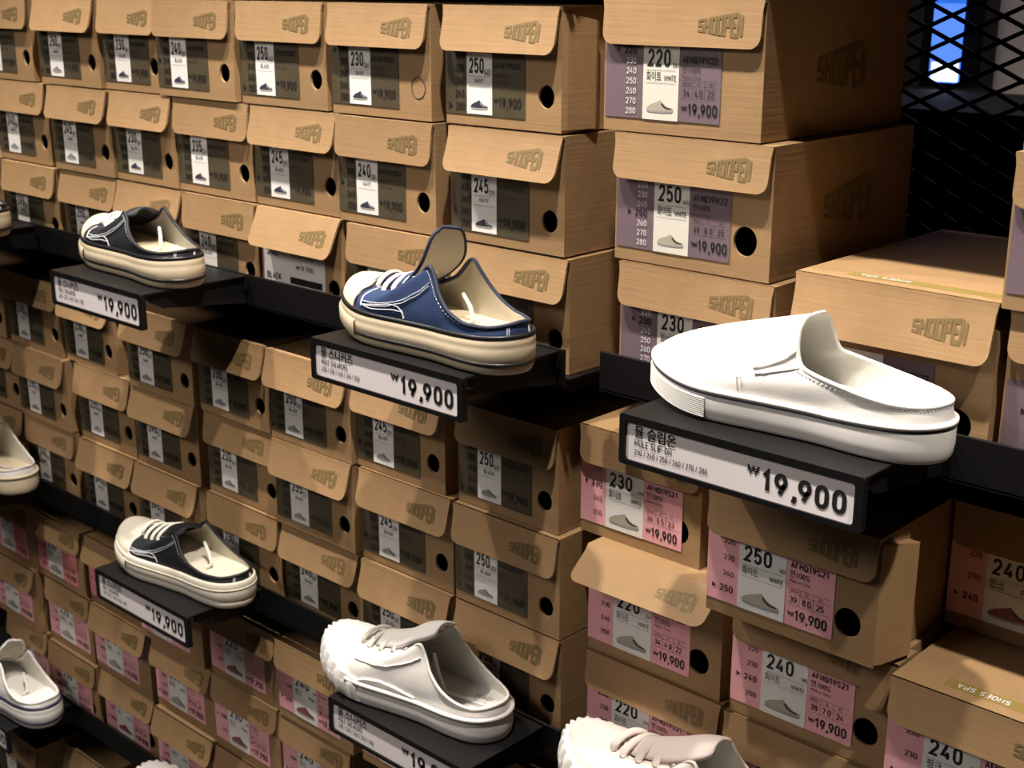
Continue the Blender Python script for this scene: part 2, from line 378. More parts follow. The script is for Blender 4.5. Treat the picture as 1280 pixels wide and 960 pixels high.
# ------------------------------------------------------------------ shoe boxes
BODY = {}; LIDS = {}
def body_mesh(W, D, H, xh, r=.0105, zh=.034):
    k = (W, D, H, xh)
    if k in BODY: return BODY[k]
    bm = bmesh.new(); h = H - .003
    def loop(pts): 
        vs = [bm.verts.new(p) for p in pts]; return vs, [bm.edges.new((vs[i], vs[(i + 1) % len(vs)])) for i in range(len(vs))]
    rect, e1 = loop([(0, 0, 0), (W, 0, 0), (W, 0, h), (0, 0, h)])
    edges = list(e1); circ = []
    if xh:
        circ, e2 = loop([(xh + r * math.cos(t * PI / 12), 0, zh + r * 1.08 * math.sin(t * PI / 12)) for t in range(24)]); edges += e2
        bmesh.ops.triangle_fill(bm, use_beauty=True, edges=edges)
        inner = [bm.verts.new((v.co.x, .003, v.co.z)) for v in circ]
        for i in range(24): bm.faces.new((circ[i], circ[(i + 1) % 24], inner[(i + 1) % 24], inner[i]))
    else: bm.faces.new(rect)
    back = [bm.verts.new((x, D, z)) for x, z in ((0, 0), (W, 0), (W, h), (0, h))]
    bm.faces.new((rect[0], back[0], back[1], rect[1])); bm.faces.new((rect[1], back[1], back[2], rect[2]))
    bm.faces.new((rect[3], back[3], back[0], rect[0])); bm.faces.new((back[0], back[3], back[2], back[1])); bm.faces.new((rect[2], back[2], back[3], rect[3]))
    bmesh.ops.recalc_face_normals(bm, faces=bm.faces)
    me = bpy.data.meshes.new('box_body'); bm.to_mesh(me); bm.free(); me.materials.append(M['kraft']); BODY[k] = me; return me
def lid_mesh(W, D, H, fh, bulge):
    k = (W, D, H, fh, bulge)
    if k in LIDS: return LIDS[k]
    b = MB(); b.box(0, W, -.0035, D, H - .0028, H)
    rc = .011; n = 7; t = .0026; R = []
    # flap outline: straight top, softly rounded lower corners, slight taper
    out = [(.0, 0), (.0015, -fh + rc)] + [(.0015 + rc - rc * math.cos(a * PI / 2 / n), -fh + rc - rc * math.sin(a * PI / 2 / n)) for a in range(1, n + 1)]
    out += [(W - .0015 - rc + rc * math.sin(a * PI / 2 / n), -fh + rc - rc * math.cos(a * PI / 2 / n)) for a in range(0, n + 1)] + [(W, 0)]
    # strips by height so that the flap can bow outwards
    zs = [0, -.004, -.010, -.020, -.030, -fh + rc] + [-fh + rc - rc * math.sin(a * PI / 2 / n) for a in range(1, n + 1)]
    def half(z):
        if z >= -fh + rc: return .0015 * min(1, -z / .01)
        q = (-(z + fh - rc)) / rc; return .0015 + rc - rc * math.sqrt(max(0, 1 - q * q))
    base = len(b.v); rows = []
    for z in zs:
        i = half(z); yy = -.0012 - bulge * (-z / fh) ** 1.3
        rows.append((i, W - i, yy, H + z))
    for (xa, xb, yy, z) in rows:
        b.v += [(xa, yy - t, z), (xb, yy - t, z), (xb, yy, z), (xa, yy, z)]
    for i in range(len(rows) - 1):
        a = base + 4 * i; c = a + 4
        for j in range(4): b.f.append((a + j, a + (j + 1) % 4, c + (j + 1) % 4, c + j))
    a = base + 4 * (len(rows) - 1); b.f.append((a, a + 1, a + 2, a + 3)); b.f.append((base + 3, base + 2, base + 1, base))
    me = b.me(); me.materials.append(M['kraft']); LIDS[k] = me; return me
BOXES = 'shoe boxes stacked on the wall shelves'
def shoe_box(X0, W, Yc, z, H, kind, size, colour, label, D=.27, hole=True, fh=None, lift=0., yaw=0., bulge=.003, spa=False, sidelogo=False, dz=0., logo=True, plug=False, tab=False, gusset=0.):
    t = thing('shoe_box', label, 'shoe box', W3(X0, Yc, z), yaw, BOXES)
    big = kind in ('purple', 'pink', 'rose')
    xh = (W - .0265 if big else W - .0195) if hole else 0
    if fh is None: fh = .041 if kind == 'purple' else .040 if big else .045
    link('box_body', body_mesh(W, D, H, xh, .0125 if big else .0105), None, t)
    lid = link('lid', lid_mesh(W, D, H + dz, fh, bulge if not lift else .001), None, t)
    if lift:                          # this flap stands out: bend a copy of the lid
        me = lid.data.copy(); lid.data = me; ca, sa = math.cos(lift), math.sin(lift)
        for v in me.vertices:
            if v.co.y <= -.0011 and v.co.z < H + dz + 1e-6 and not (v.co.z > H + dz - .0029 and v.co.y < -.0033 and abs(v.co.z - (H + dz - .0028)) < 1e-5):
                dy, dzz = v.co.y, v.co.z - (H + dz)
                v.co.y = dy * ca + dzz * sa; v.co.z = H + dz + dzz * ca - dy * sa * .3
        lid.data.update()
    if logo: link('printed_logo', flap_logo(W * .72 if kind.startswith('olive') else W * .755, H + dz, fh, bulge if not lift else .001, lift), None, lid)
    if kind == 'sheet':
        y = -.0009; z0, z1 = .012, .079
        lab = link('label', quad(.004, .124, z0, z1, -.0006), M['panel'], t); lab['label'] = 'white paper label sheet'
        T = Text(y).put('245', .011, .060, .0085, w=.021, bold=.004).put('AFHC19S03', .058, .0625, .0065, w=.046).put('₩19,900', .068, .0475, .0065, w=.034, bold=.004)
        T.put('BLACK', .010, .0305, .0085, w=.028, bold=.008); T.rect(.056, .118, .029, .0375)
        link('lettering', T.b.me(), M['ink'], lab)
    else:
        lab = None
        for n, me, m, l in label_set(kind, size, colour):
            o = link(n, me, None, lab or t)
            if l and n in ('label',): o['label'] = l
            if n == 'label': lab = o
    if spa:                           # printed band on the lid top
        b = MB(); b.box(W * .22, W * .22 + .15 * W / .175, .012, .026, H + dz, H + dz + .0002)
        bd = link('printed_band', b.me(), M['oliveband'], lid)
        tx = Text(0).put('SHOES SPA', 0, 0, .0075, w=.045, bold=.006)
        to = link('lettering', tx.b.me(), M['whiteink'], bd); to.rotation_euler = (-PI / 2, 0, 0); to.scale = (1, 1, 1)
        to.rotation_euler = (PI / 2 * -1, 0, PI); to.location = (W * .22 + .055, .0225, H + dz + .0005)
    if plug:                          # finger hole still closed by its scored disc
        b = MB(); b.tube([(W - .0195 + .0105 * math.cos(k * PI / 12), -.0002, .034 + .0113 * math.sin(k * PI / 12)) for k in range(24)], .0005, 5, closed=True)
        b.obj('punch_out_disc', M['faint'], t, True)['label'] = 'scored finger hole still closed'
    if gusset:                        # side tuck flap bulging out beside the front corner
        b = MB(); g = gusset; z0, z1 = .003, H + dz - .006
        xy = [(W, 0.0), (W + .30 * g, .006), (W + g, .040), (W + .8 * g, .046), (W, .046)]; n = len(xy)
        b.add([(x, y, z0) for x, y in xy] + [(x, y, z1 - .25 * max(0, y - .012)) for x, y in xy], [tuple(range(n))[::-1], tuple(range(n, 2 * n))] + [(i, (i + 1) % n, n + (i + 1) % n, n + i) for i in range(n)])
        b.obj('side_tuck_flap', M['kraft'], t)
    if tab:
        b = MB(); b.prism([(W - .030, H - .004), (W + .006, H - .002), (W + .004, H - .012), (W - .006, H - .050), (W - .020, H - .054), (W - .026, H - .050)], -.0135, -.0110)
        b.box(W - .014, W + .006, -.0135, .02, H - .004, H - .001); o = b.obj('torn_tab', M['kraft'], t); o['label'] = 'torn cardboard tab hanging down'
    if sidelogo:
        o = link('side_logo', LOGO_SIDE, M['logo'], t); o.rotation_euler = (0, 0, PI / 2); o.location = (W + .0005, .13, H * .5)
    return t

def bay_row(z, H, items, rowword, shelf, D=.27):
    """items: (xl, xr, kind, size, colour, opts) measured left/right edges, listed from far left to the gap"""
    n = len(items); prev = -99
    E_ = []
    for (xl, xr, *r) in items: E_.append([xl, xr])
    for i in range(n - 1):                                   # neighbours never share space
        if E_[i][1] > E_[i + 1][0] - .003:
            mid = (E_[i][1] + E_[i + 1][0]) / 2; E_[i][1] = mid - .0015; E_[i + 1][0] = mid + .0015
    ords = ['last', 'second', 'third', 'fourth', 'fifth', 'sixth', 'seventh', 'eighth', 'ninth', 'tenth']
    for i, (xl, xr, kind, size, colour, *opt) in enumerate(items):
        o = dict(opt[0]) if opt else {}
        Wd = round((E_[i][1] - E_[i][0]) / .003) * .003
        Wd = max(.141, min(.165, Wd)); X0 = (E_[i][0] + E_[i][1]) / 2 - Wd / 2
        k = n - 1 - i
        pos = 'last before gap' if k == 0 else f'{ords[k]} from gap'
        cn = {'olive': 'olive', 'olive_plain': 'olive', 'pink': 'pink', 'rose': 'rose', 'sheet': 'white'}[kind]
        lbl = o.pop('label', None) or (f'shoe box with {cn} {size} {colour.lower()} label, {rowword} row of {shelf} shelf, {pos}')
        dy = o.pop('dy', random.uniform(-.005, .006)); yaw = o.pop('yaw', random.uniform(-.006, .006))
        o.setdefault('bulge', random.choice([.005, .008, .011, .014]))
        shoe_box(X0, Wd, 1 + dy, z, H, kind, size, colour, lbl, D=D, yaw=yaw, **o)

O = 'olive'
O2 = 'olive_plain'
TZ, MZ, BZ = -.387, -.806, -1.2165
bay_row(-.1435, .1195, [(-2.051, -1.888, O, 250, 'WHITE'), (-1.864, -1.702, O, 250, 'WHITE'), (-1.700, -1.556, O, 230, 'BLACK'), (-1.556, -1.390, O, 240, 'BLACK', {'dy': -.006}),
        (-1.380, -1.218, O, 250, 'BLACK'), (-1.207, -1.044, O, 230, 'NAVY', {'dy': -.004, 'hole': False, 'plug': True}), (-1.029, -.869, O, 250, 'NAVY', {'bulge': .009, 'gusset': .010})], 'top', 'upper')
bay_row(-.2652, .1195, [(-2.025, -1.865, O, 240, 'WHITE'), (-1.846, -1.687, O, 245, 'WHITE'), (-1.683, -1.535, O, 230, 'BLACK'), (-1.535, -1.371, O, 235, 'BLACK'),
        (-1.366, -1.205, O, 245, 'BLACK'), (-1.200, -1.042, O, 240, 'NAVY'), (-1.022, -.864, O, 245, 'NAVY')], 'middle', 'upper')
bay_row(TZ, .1195, [(-2.2, -2.035, O, 240, 'WHITE'), (-2.014, -1.853, O, 245, 'WHITE'), (-1.844, -1.687, O, 250, 'WHITE'), (-1.685, -1.528, O, 230, 'BLACK'), (-1.523, -1.366, O, 240, 'BLACK'),
        (-1.361, -1.203, 'sheet', 245, 'BLACK', {'lift': .42, 'fh': .05}), (-1.186, -1.028, O, 235, 'NAVY', {'lift': .12}), (-1.02, -.857, O, 240, 'NAVY', {'bulge': .010})], 'bottom', 'upper')
bay_row(-.5665, .1185, [(-2.23, -2.068, O2, 245, 'WHITE'), (-2.060, -1.890, O2, 240, 'WHITE'), (-1.888, -1.742, O2, 230, 'WHITE', {'bulge': .013}), (-1.692, -1.530, O2, 250, 'WHITE'),
        (-1.517, -1.360, O2, 230, 'BLACK'), (-1.354, -1.195, O2, 250, 'BLACK', {'bulge': .012}), (-1.192, -1.038, O2, 245, 'BLACK', {'bulge': .011}), (-1.018, -.868, O2, 250, 'BLACK', {'bulge': .006})], 'top', 'middle')
bay_row(-.6860, .1185, [(-2.204, -2.040, O2, 240, 'WHITE'), (-2.036, -1.880, O2, 235, 'WHITE'), (-1.861, -1.705, O2, 235, 'WHITE', {'bulge': .010}), (-1.697, -1.537, O2, 245, 'WHITE'),
        (-1.517, -1.355, O2, 230, 'BLACK', {'bulge': .007}), (-1.353, -1.196, O2, 235, 'BLACK', {'bulge': .013}), (-1.184, -1.026, O2, 245, 'BLACK'), (-1.019, -.860, O2, 250, 'BLACK', {'bulge': .007})], 'middle', 'middle')
bay_row(MZ, .1185, [(-2.2, -2.042, O2, 235, 'WHITE'), (-2.037, -1.881, O2, 240, 'WHITE'), (-1.859, -1.702, O2, 245, 'WHITE'), (-1.700, -1.537, O2, 245, 'WHITE', {'bulge': .013}),
        (-1.518, -1.355, O2, 230, 'BLACK'), (-1.353, -1.196, O2, 240, 'BLACK', {'bulge': .013}), (-1.184, -1.025, O2, 250, 'BLACK', {'bulge': .012}), (-1.019, -.860, O2, 250, 'BLACK', {'bulge': .013})], 'bottom', 'middle')
PK, RO = 'pink', 'rose'
bay_row(-.9795, .1175, [(-2.21, -2.052, RO, 220, 'WHITE', {'hole': False}), (-2.045, -1.893, RO, 230, 'WHITE', {'hole': False, 'bulge': .006}), (-1.883, -1.722, RO, 240, 'WHITE', {'hole': False}), (-1.718, -1.553, PK, 240, 'WHITE', {'hole': False}),
        (-1.537, -1.374, PK, 220, 'PINK', {'hole': False, 'bulge': .006}), (-1.369, -1.214, PK, 240, 'PINK', {'hole': False, 'bulge': .006}), (-1.20, -1.043, PK, 230, 'PINK', {'hole': False}), (-1.03, -.875, PK, 240, 'PINK', {'hole': False})], 'top', 'lower')
bay_row(-1.0975, .1175, [(-2.21, -2.056, PK, 230, 'WHITE', {'hole': False, 'bulge': .013}), (-2.030, -1.887, PK, 220, 'WHITE', {'hole': False}), (-1.879, -1.715, PK, 240, 'WHITE', {'hole': False, 'bulge': .012}), (-1.702, -1.543, PK, 250, 'WHITE', {'hole': False, 'bulge': .012}),
        (-1.537, -1.382, PK, 230, 'PINK', {'hole': False, 'bulge': .006}), (-1.376, -1.222, PK, 240, 'PINK', {'hole': False, 'bulge': .006})], 'middle', 'lower')
bay_row(BZ, .1180, [(-2.19, -2.045, PK, 220, 'WHITE'), (-2.030, -1.878, PK, 230, 'WHITE'), (-1.871, -1.713, PK, 240, 'PINK', {'bulge': .012}), (-1.700, -1.541, PK, 250, 'WHITE', {'bulge': .013}),
        (-1.537, -1.380, PK, 220, 'WHITE')], 'bottom', 'lower')
bay_row(-1.2165 - .035 - .04 - .1195, .1195, [(-2.18, -2.02, O, 240, 'BLACK', {'dy': -.05, 'label': 'shoe box pushed forward under the lowest visible ledge, beside a 235 box'}),
        (-2.005, -1.86, O, 235, 'BLACK', {'label': 'shoe box with a raised flap under the lowest ledge, olive 235 label'}), (-1.84, -1.68, O, 240, 'WHITE', {'label': 'shoe box under the lowest ledge, third one along from the pushed forward box'}),
        (-1.675, -1.515, O, 245, 'WHITE', {'label': 'shoe box under the lowest ledge, furthest along from the pushed forward box'})], 'top', 'floor')

# second bay, beyond the gap
P = 'purple'
W_ = .174
shoe_box(-.8145, .174, 1.0, -.1345, .1195, P, 220, 'WHITE', 'shoe box with plum 220 white label, topmost of the stack beside the gap', D=.25, hole=False, bulge=.003, sidelogo=True, dz=0)
shoe_box(-.7975, .173, 1.0, -.2555, .1195, P, 250, 'WHITE', 'shoe box with plum 250 white label, middle of the stack beside the gap', D=.25, bulge=.006, sidelogo=True)
shoe_box(-.789, .173, 1.0, -.3765, .1195, P, 230, 'WHITE', 'shoe box with plum 230 label behind the toe of the white slip-on', D=.25, bulge=.005)
shoe_box(-.592, .180, .994, -.3765, .1195, P, 240, 'WHITE', 'wide shoe box with popped-up lid standing behind the heel of the white slip-on', D=.27, bulge=.010, dz=.0195, spa=True, fh=.050)
shoe_box(-.4055, .174, 1.0, -.3765, .1195, P, 240, 'WHITE', 'shoe box with plum label at picture edge, bottom of the stack beside the mesh', D=.25, dz=.016)
shoe_box(-.4105, .174, .99, -.2405, .1195, P, 250, 'WHITE', 'shoe box with plum label at picture edge, middle of the stack beside the mesh', D=.25)
shoe_box(-.4110, .174, 1.0, -.1205, .1195, P, 230, 'WHITE', 'shoe box with plum label at picture edge, top of the stack beside the mesh', D=.25)
shoe_box(-.851, .153, 1.02, -.5595, .1195, PK, 230, 'WHITE', 'shoe box with pink 230 white label under the corner of the slip-on price sign', D=.25, bulge=.002)
shoe_box(-.8215, .168, 1.0, -.6800, .1195, PK, 220, 'WHITE', 'shoe box with propped-out flap and pink 220 white label', D=.27, lift=.88, fh=.045)
shoe_box(-.8205, .172, 1.0, -.8005, .1195, PK, 220, 'WHITE', 'shoe box with pink 220 label just behind the blush sneaker', D=.27, bulge=.006)
shoe_box(-.6440, .171, .955, -.5585, .1195, PK, 250, 'WHITE', 'shoe box with pink 250 white label jutting out below the slip-on price sign', D=.27, bulge=.004, gusset=.013)
shoe_box(-.6380, .170, .995, -.6795, .1195, PK, 240, 'WHITE', 'shoe box with pink 240 white label and a torn side tab', D=.27, bulge=.002, tab=True)
shoe_box(-.6420, .172, .995, -.8005, .1195, PK, 230, 'WHITE', 'shoe box under the one with the torn side tab', D=.27, bulge=.006)
shoe_box(-.4690, .174, 1.08, -.5585, .1195, PK, 240, 'PINK', 'shoe box with pink 240 pink label, recessed under the shelf at picture edge', D=.25, bulge=.002)
shoe_box(-.4580, .178, .962, -.6795, .1195, PK, 240, 'PINK', 'shoe box with an olive band on its lid and pink 240 pink label', D=.27, bulge=.005, spa=True)
shoe_box(-.4560, .174, 1.0, -.8005, .1195, PK, 250, 'PINK', 'shoe box beneath the box with the olive lid band', D=.27)

# ------------------------------------------------------------------ shelving
def shelving(x0, x1, levels, label, mesh_panel):
    t = thing('shelving_unit', label, 'shelving', (0, 0, 0))
    for z, lip in levels:
        b = MB(); b.box(x0, x1, -.006, .36, z + ZC - .0035, z + ZC - .0005)
        b.obj('shelf_board', M['shelf'], t)
        l = MB(); l.box(x0, x1, -.0145, -.011, lip + ZC - .0400, lip + ZC); l.box(x0, x1, -.0145, -.008, min(lip - .04, z - .0036) + ZC - .001, lip + ZC - .037)
        bevel(l.obj('shelf_lip', M['shelf'], t), .0008)
    for x in (x0 + .02, x1 - .02):
        u = MB(); u.box(x - .018, x + .018, .37, .41, .0, 2.95)
        for k in range(40): pass
        u.obj('upright', M['steel'], t)
    for x in (x0 + .006, x1 - .006):
        for z, lip in levels:
            k = MB(); k.prism([(0, 0), (.37, 0), (.37, -.022), (.05, -.012), (0, -.012)], 0, .003)
            o = k.obj('bracket', M['steel'], t); o.rotation_euler = (0, 0, PI / 2); o.location = (x, 0.0, z + ZC - .0045)
    if mesh_panel:
        px0, px1, pz0, pz1, Y = x0, x1 + .25, .1, 2.6, .375
        b = MB(); dx, dz = .055, .0255; s = dz / dx; r = .0021
        def bar(xa, za, xb, zb):
            d = Vector((xb - xa, 0, zb - za)); L = d.length
            if L < .004: return
            d.normalize(); n = Vector((-d.z, 0, d.x)) * r
            p = [Vector((xa, Y, za)), Vector((xb, Y, zb))]; vs = []
            for q in p: vs += [q - n, q + n, q + n + Vector((0, .003, 0)), q - n + Vector((0, .003, 0))]
            b.add(vs, [(0, 1, 5, 4), (1, 2, 6, 5), (2, 3, 7, 6), (3, 0, 4, 7), (0, 3, 2, 1), (4, 5, 6, 7)])
        for sg in (1, -1):
            z = pz0 - s * (px1 - px0)
            k = 0
            while True:
                zz = pz0 - s * (px1 - px0) + k * dz; k += 1
                if zz > pz1 + s * (px1 - px0): break
                # z = zz + sg*s*(x-px0) (+ offset for sg<0)
                f = lambda x: zz + s * (x - px0) if sg > 0 else zz + s * (px1 - x)
                pts = []
                xa, xb = px0, px1
                za, zb = f(xa), f(xb)
                lo, hi = (xa, za), (xb, zb)
                def clip(p, q):
                    (xp, zp), (xq, zq) = p, q
                    if zp < pz0: u = (pz0 - zp) / (zq - zp) if zq != zp else 2; 
                    elif zp > pz1: u = (pz1 - zp) / (zq - zp) if zq != zp else 2
                    else: return p
                    if not 0 <= u <= 1: return None
                    return (xp + u * (xq - xp), zp + u * (zq - zp))
                A, B = clip(lo, hi), clip(hi, lo)
                if A and B: bar(A[0], A[1], B[0], B[1])
        b.obj('wire_mesh_back', M['steel'], t)
    else:
        b = MB(); b.box(x0, x1, .412, .42, .05, 2.9); b.obj('back_panel', M['steel'], t)
    return t
LV = [(-1.6365, -1.605), (-1.2165, -1.187), (-.806, -.787), (-.387, -.355), (.032, .064), (.452, .484)]
LV2 = [(-1.627, -1.597), (-1.207, -1.178), (-.8005, -.7785), (-.3765, -.347), (.042, .073), (.462, .493)]
shelving(-2.75, -.848, LV, 'long black shelving bay with stacked shoe boxes, beyond the gap', False)
shelving(-.802, .12, LV2, 'black shelving bay with diamond wire mesh at its back', True)

# ------------------------------------------------------------------ price trays
def tray(x0, x1, zt, Yf, label, korean, english, sizes, group='price trays hooked on the shelf lips'):
    w = x1 - x0; t = thing('display_tray', label, 'display tray', W3((x0 + x1) / 2, Yf, zt), 0, group)
    h = w / 2; d = .984 - Yf
    b = MB(); b.box(-h, h, 0, d, -.003, -.0003); b.box(-h, h, d - .003, d, -.02, -.0003)
    bevel(b.obj('tray_top', M['tray'], t), .0008)
    for s in (-1, 1):
        k = MB(); k.prism([(0.012, 0), (d, 0), (d, -.034), (.03, -.020), (.012, -.010)], 0, .0025)
        o = k.obj('side_bracket', M['tray'], t); o.rotation_euler = (0, 0, PI / 2); o.location = (s * (h - .006) + .00125, 0, -.003)
    # sign frame with a rounded opening
    fr = MB(); z1, z0 = -.0002, -.0445; m = .0065; rc = .0025
    def rr(xa, xb, za, zb, r, n=4):
        p = []
        for cx, cz, a0 in ((xb - r, zb - r, 0), (xa + r, zb - r, 90), (xa + r, za + r, 180), (xb - r, za + r, 270)):
            for i in range(n + 1):
                a = math.radians(a0 + 90 * i / n); p.append((cx + r * math.cos(a), cz + r * math.sin(a)))
        return p
    o1 = rr(-h, h, z0, z1, .003); i1 = rr(-h + .0062, h - .0072, z0 + .0045, z1 - .0065, .0035); n = len(o1)
    vs = [(x, -.0025, z) for x, z in o1] + [(x, -.0025, z) for x, z in i1] + [(x, .004, z) for x, z in o1] + [(x, 0., z) for x, z in i1]
    fs = []
    for i in range(n):
        j = (i + 1) % n
        fs += [(i, j, n + j, n + i), (i, 2 * n + i, 2 * n + j, j), (n + i, n + j, 3 * n + j, 3 * n + i)]
    fs.append(tuple(2 * n + i for i in range(n)))
    fr.add(vs, fs); fo = fr.obj('sign_frame', M['tray'], t)
    cd = link('price_card', quad(-h + .005, h - .006, z0 + .003, z1 - .005, -.0004), M['card'], t); cd['label'] = 'white price card'
    T = Text(-.0008)
    T.put(korean, -h + .0150, -.0180, .0080, w=.0425 if len(korean) < 6 else .050, bold=.034).put(english, -h + .0150, -.0265, .0060, w=.0385 if 'SLIP' in english else .0415, bold=.004)
    T.put(sizes, -h + .0150, -.0342, .0052, w=.074 if len(sizes) > 30 else .060, bold=.002)
    T.put('₩', h - .1015, -.0225, .0082, w=.0112, bold=.006).put('19,900', h - .0875, -.0342, .0190, w=.0735, bold=.021)
    link('lettering', T.b.me(), M['ink'], cd)
    return t
S5 = '230 / 235 / 240 / 245 / 250'; MS = ('뮬 스니커즈', 'MULE SNEAKERS', S5)
ZT, ZM, ZB = -.355, -.787, -1.187
tray(-.666, -.438, -.347, .849, 'black display tray with slip-on price card under the white slip-on', '뮬 슬립온', 'MULE SLIP-ON', '230 / 240 / 250 / 260 / 270 / 280')
tray(-1.076, -.852, ZT, .848, 'black display tray with price card under the blue sneaker', *MS)
tray(-1.585, -1.374, ZT, .834, 'black display tray with price card under the upper black sneaker', *MS)
tray(-2.12, -1.90, ZT, .84, 'black display tray under the cream sneaker at the upper edge', *MS)
tray(-1.603, -1.378, ZM, .866, 'black display tray with price card under the lower black sneaker', *MS)
tray(-1.092, -.868, ZM, .864, 'black display tray with price card under the white leather sneaker', *MS)
tray(-.76, -.535, -.7775, .862, 'black display tray under the blush sneaker', *MS)
tray(-2.20, -1.975, ZM, .866, 'black display tray under the cream ribbed sneaker at the edge', *MS)
tray(-2.165, -1.945, ZB, .866, 'black display tray under the white mule at the bottom edge', *MS)
tray(-1.63, -1.405, ZB, .866, 'black display tray under the white toe at the bottom', *MS)

# ------------------------------------------------------------------ shoes
def crom(P, n):                       # closed Catmull-Rom resampled evenly to n points
    P = np.array(P, float); K = len(P); out = []
    for i in range(K):
        a, b, c, d = P[i - 1], P[i], P[(i + 1) % K], P[(i + 2) % K]
        for t in np.linspace(0, 1, 24, endpoint=False):
            out.append(.5 * ((2 * b) + (c - a) * t + (2 * a - 5 * b + 4 * c - d) * t * t + (3 * b - a - 3 * c + d) * t ** 3))
    out = np.array(out); q = np.vstack([out, out[:1]])
    s = np.r_[0, np.cumsum(np.linalg.norm(np.diff(q, axis=0), axis=1))]; s /= s[-1]
    u = np.linspace(0, 1, n, endpoint=False)
    return np.stack([np.interp(u, s, q[:, k]) for k in range(P.shape[1])], 1)
def interp_s(ctrl, s):                # smooth interpolation of control rows (s, a, b, ...)
    c = np.array(ctrl, float); x = c[:, 0]; res = []
    for k in range(1, c.shape[1]):
        y = c[:, k]; h = np.diff(x); d = np.diff(y) / h; m = np.zeros(len(x))
        m[1:-1] = np.where(d[:-1] * d[1:] > 0, 2 * d[:-1] * d[1:] / (d[:-1] + d[1:] + 1e-12), 0)
        m[0] = 0 if k > 1 else d[0]; m[-1] = 0 if k != 2 else d[-1]
        i = np.clip(np.searchsorted(x, s) - 1, 0, len(h) - 1); t = (s - x[i]) / h[i]
        res.append((2 * t ** 3 - 3 * t ** 2 + 1) * y[i] + (t ** 3 - 2 * t ** 2 + t) * h[i] * m[i] + (-2 * t ** 3 + 3 * t ** 2) * y[i + 1] + (t ** 3 - t ** 2) * h[i] * m[i + 1])
    return res
OUT = [(0, 0), (.012, -.17), (.05, -.31), (.12, -.42), (.22, -.495), (.34, -.5), (.5, -.435), (.65, -.385), (.8, -.385), (.91, -.335), (.975, -.2), (1, 0),
       (.975, .2), (.91, .335), (.8, .385), (.65, .40), (.5, .43), (.34, .475), (.22, .455), (.12, .375), (.05, .27), (.012, .15)]
class Shoe:
    NS = 192
    def __init__(s, name, label, L, Wd, X, Yc, zt, yaw, collar, sole=.036, spring=.012, toe_h=.045, heel_lift=0., group='shoes displayed on the trays', toe_pull=.075, dip=.42):
        s.L, s.W = L, Wd; n = s.NS
        s.root = thing(name, label, 'shoe', W3(X, Yc, zt + .0004), yaw, group)
        p = crom(OUT, n); s.per = np.stack([(p[:, 0] - .5) * L, p[:, 1] * Wd], 1)
        d = np.roll(s.per, -1, 0) - np.roll(s.per, 1, 0); d /= np.linalg.norm(d, axis=1)[:, None]
        s.nor = np.stack([-d[:, 1], d[:, 0]], 1)
        if (s.nor * s.per).sum() < 0: s.nor = -s.nor
        s.u = p[:, 0]
        s.spr = spring * np.clip(1 - s.u / .30, 0, 1) ** 2
        s.top = sole + s.spr * .9 + .004 * np.clip((s.u - .7) / .3, 0, 1)
        # collar loop
        ss = np.arange(n) / n; hs = np.minimum(ss, 1 - ss)
        cu, cv, ch = interp_s(collar, hs)
        sg = np.where(ss <= .5, 1, -1)
        s.col = np.stack([(cu - .5) * L, cv * Wd * sg, ch], 1)
        # profile from sole edge to collar
        inset = .0025
        P0 = np.column_stack([s.per - s.nor * inset, s.top - .003])
        toe = np.clip(1 - hs / .24, 0, 1); toe = toe * toe * (3 - 2 * toe)
        dz = s.col[:, 2] - P0[:, 2]
        P1 = P0.copy(); P1[:, 2] += toe * (toe_h - s.top + .010) + (1 - toe) * dz * .42
        P1[:, :2] += s.nor * ((1 - toe) * .0015)[:, None]
        P2 = s.col.copy(); P2[:, 0] -= toe * toe_pull * (L / .28); P2[:, 2] -= toe * np.clip(dz - .012, 0, 1) * dip + (1 - toe) * dz * .30
        P2[:, 1] += (P0[:, 1] - s.col[:, 1]) * (.35 * (1 - toe) + .55 * toe)
        P2[:, 0] += (P0[:, 0] - s.col[:, 0]) * .30 * (1 - toe)
        s.B = (P0, P1, P2, s.col)
    def S(s, th, t, off=0.):          # point on the upper, th in turns round the shoe, t from sole to collar
        n = s.NS; x = (th % 1) * n; i = int(x) % n; f = x - int(x); j = (i + 1) % n
        q = []
        for a in s.B: q.append(a[i] * (1 - f) + a[j] * f)
        v = (1 - t) ** 3 * q[0] + 3 * t * (1 - t) ** 2 * q[1] + 3 * t * t * (1 - t) * q[2] + t ** 3 * q[3]
        if off: v = v + s.nrm(th, t) * off
        return v
    def side(s, u, h, sg=1, off=.0008):    # the point of the near (sg=1) or far side seen at length u and height h
        if not hasattr(s, '_tab'):
            ths = np.linspace(.0, .5, 161); ts = np.linspace(.02, 1, 50)
            s._tab = [(a, t) for a in ths for t in ts]; s._pts = np.array([s.S(a, t) for a, t in s._tab])
        d = (s._pts[:, 0] - (u - .5) * s.L) ** 2 + (s._pts[:, 2] - h) ** 2
        k = np.argsort(d)[:4]; k = k[np.argmin(s._pts[k][:, 1])]
        a, t = s._tab[k]; p = s.S(a, t, off); q = np.array([(u - .5) * s.L, p[1], h])
        p = p * .35 + q * .65; p[1] -= .0004
        if sg < 0: p = np.array([p[0], -p[1], p[2]])
        return p, a, t
    def sideline(s, name, m, uh, r=.0006, n=30, off=.0008, flat=1.):
        for sg in (1, -1):
            P = lerp_path(uh, n); q = [s.side(u, h, sg, off)[0] for u, h in P]
            q = np.array(q); q[1:-1] = (q[:-2] + 2 * q[1:-1] + q[2:]) / 4
            b = MB(); b.tube([tuple(a) for a in q], r, 6, flat=flat); b.obj(name, M[m], s.root, True)
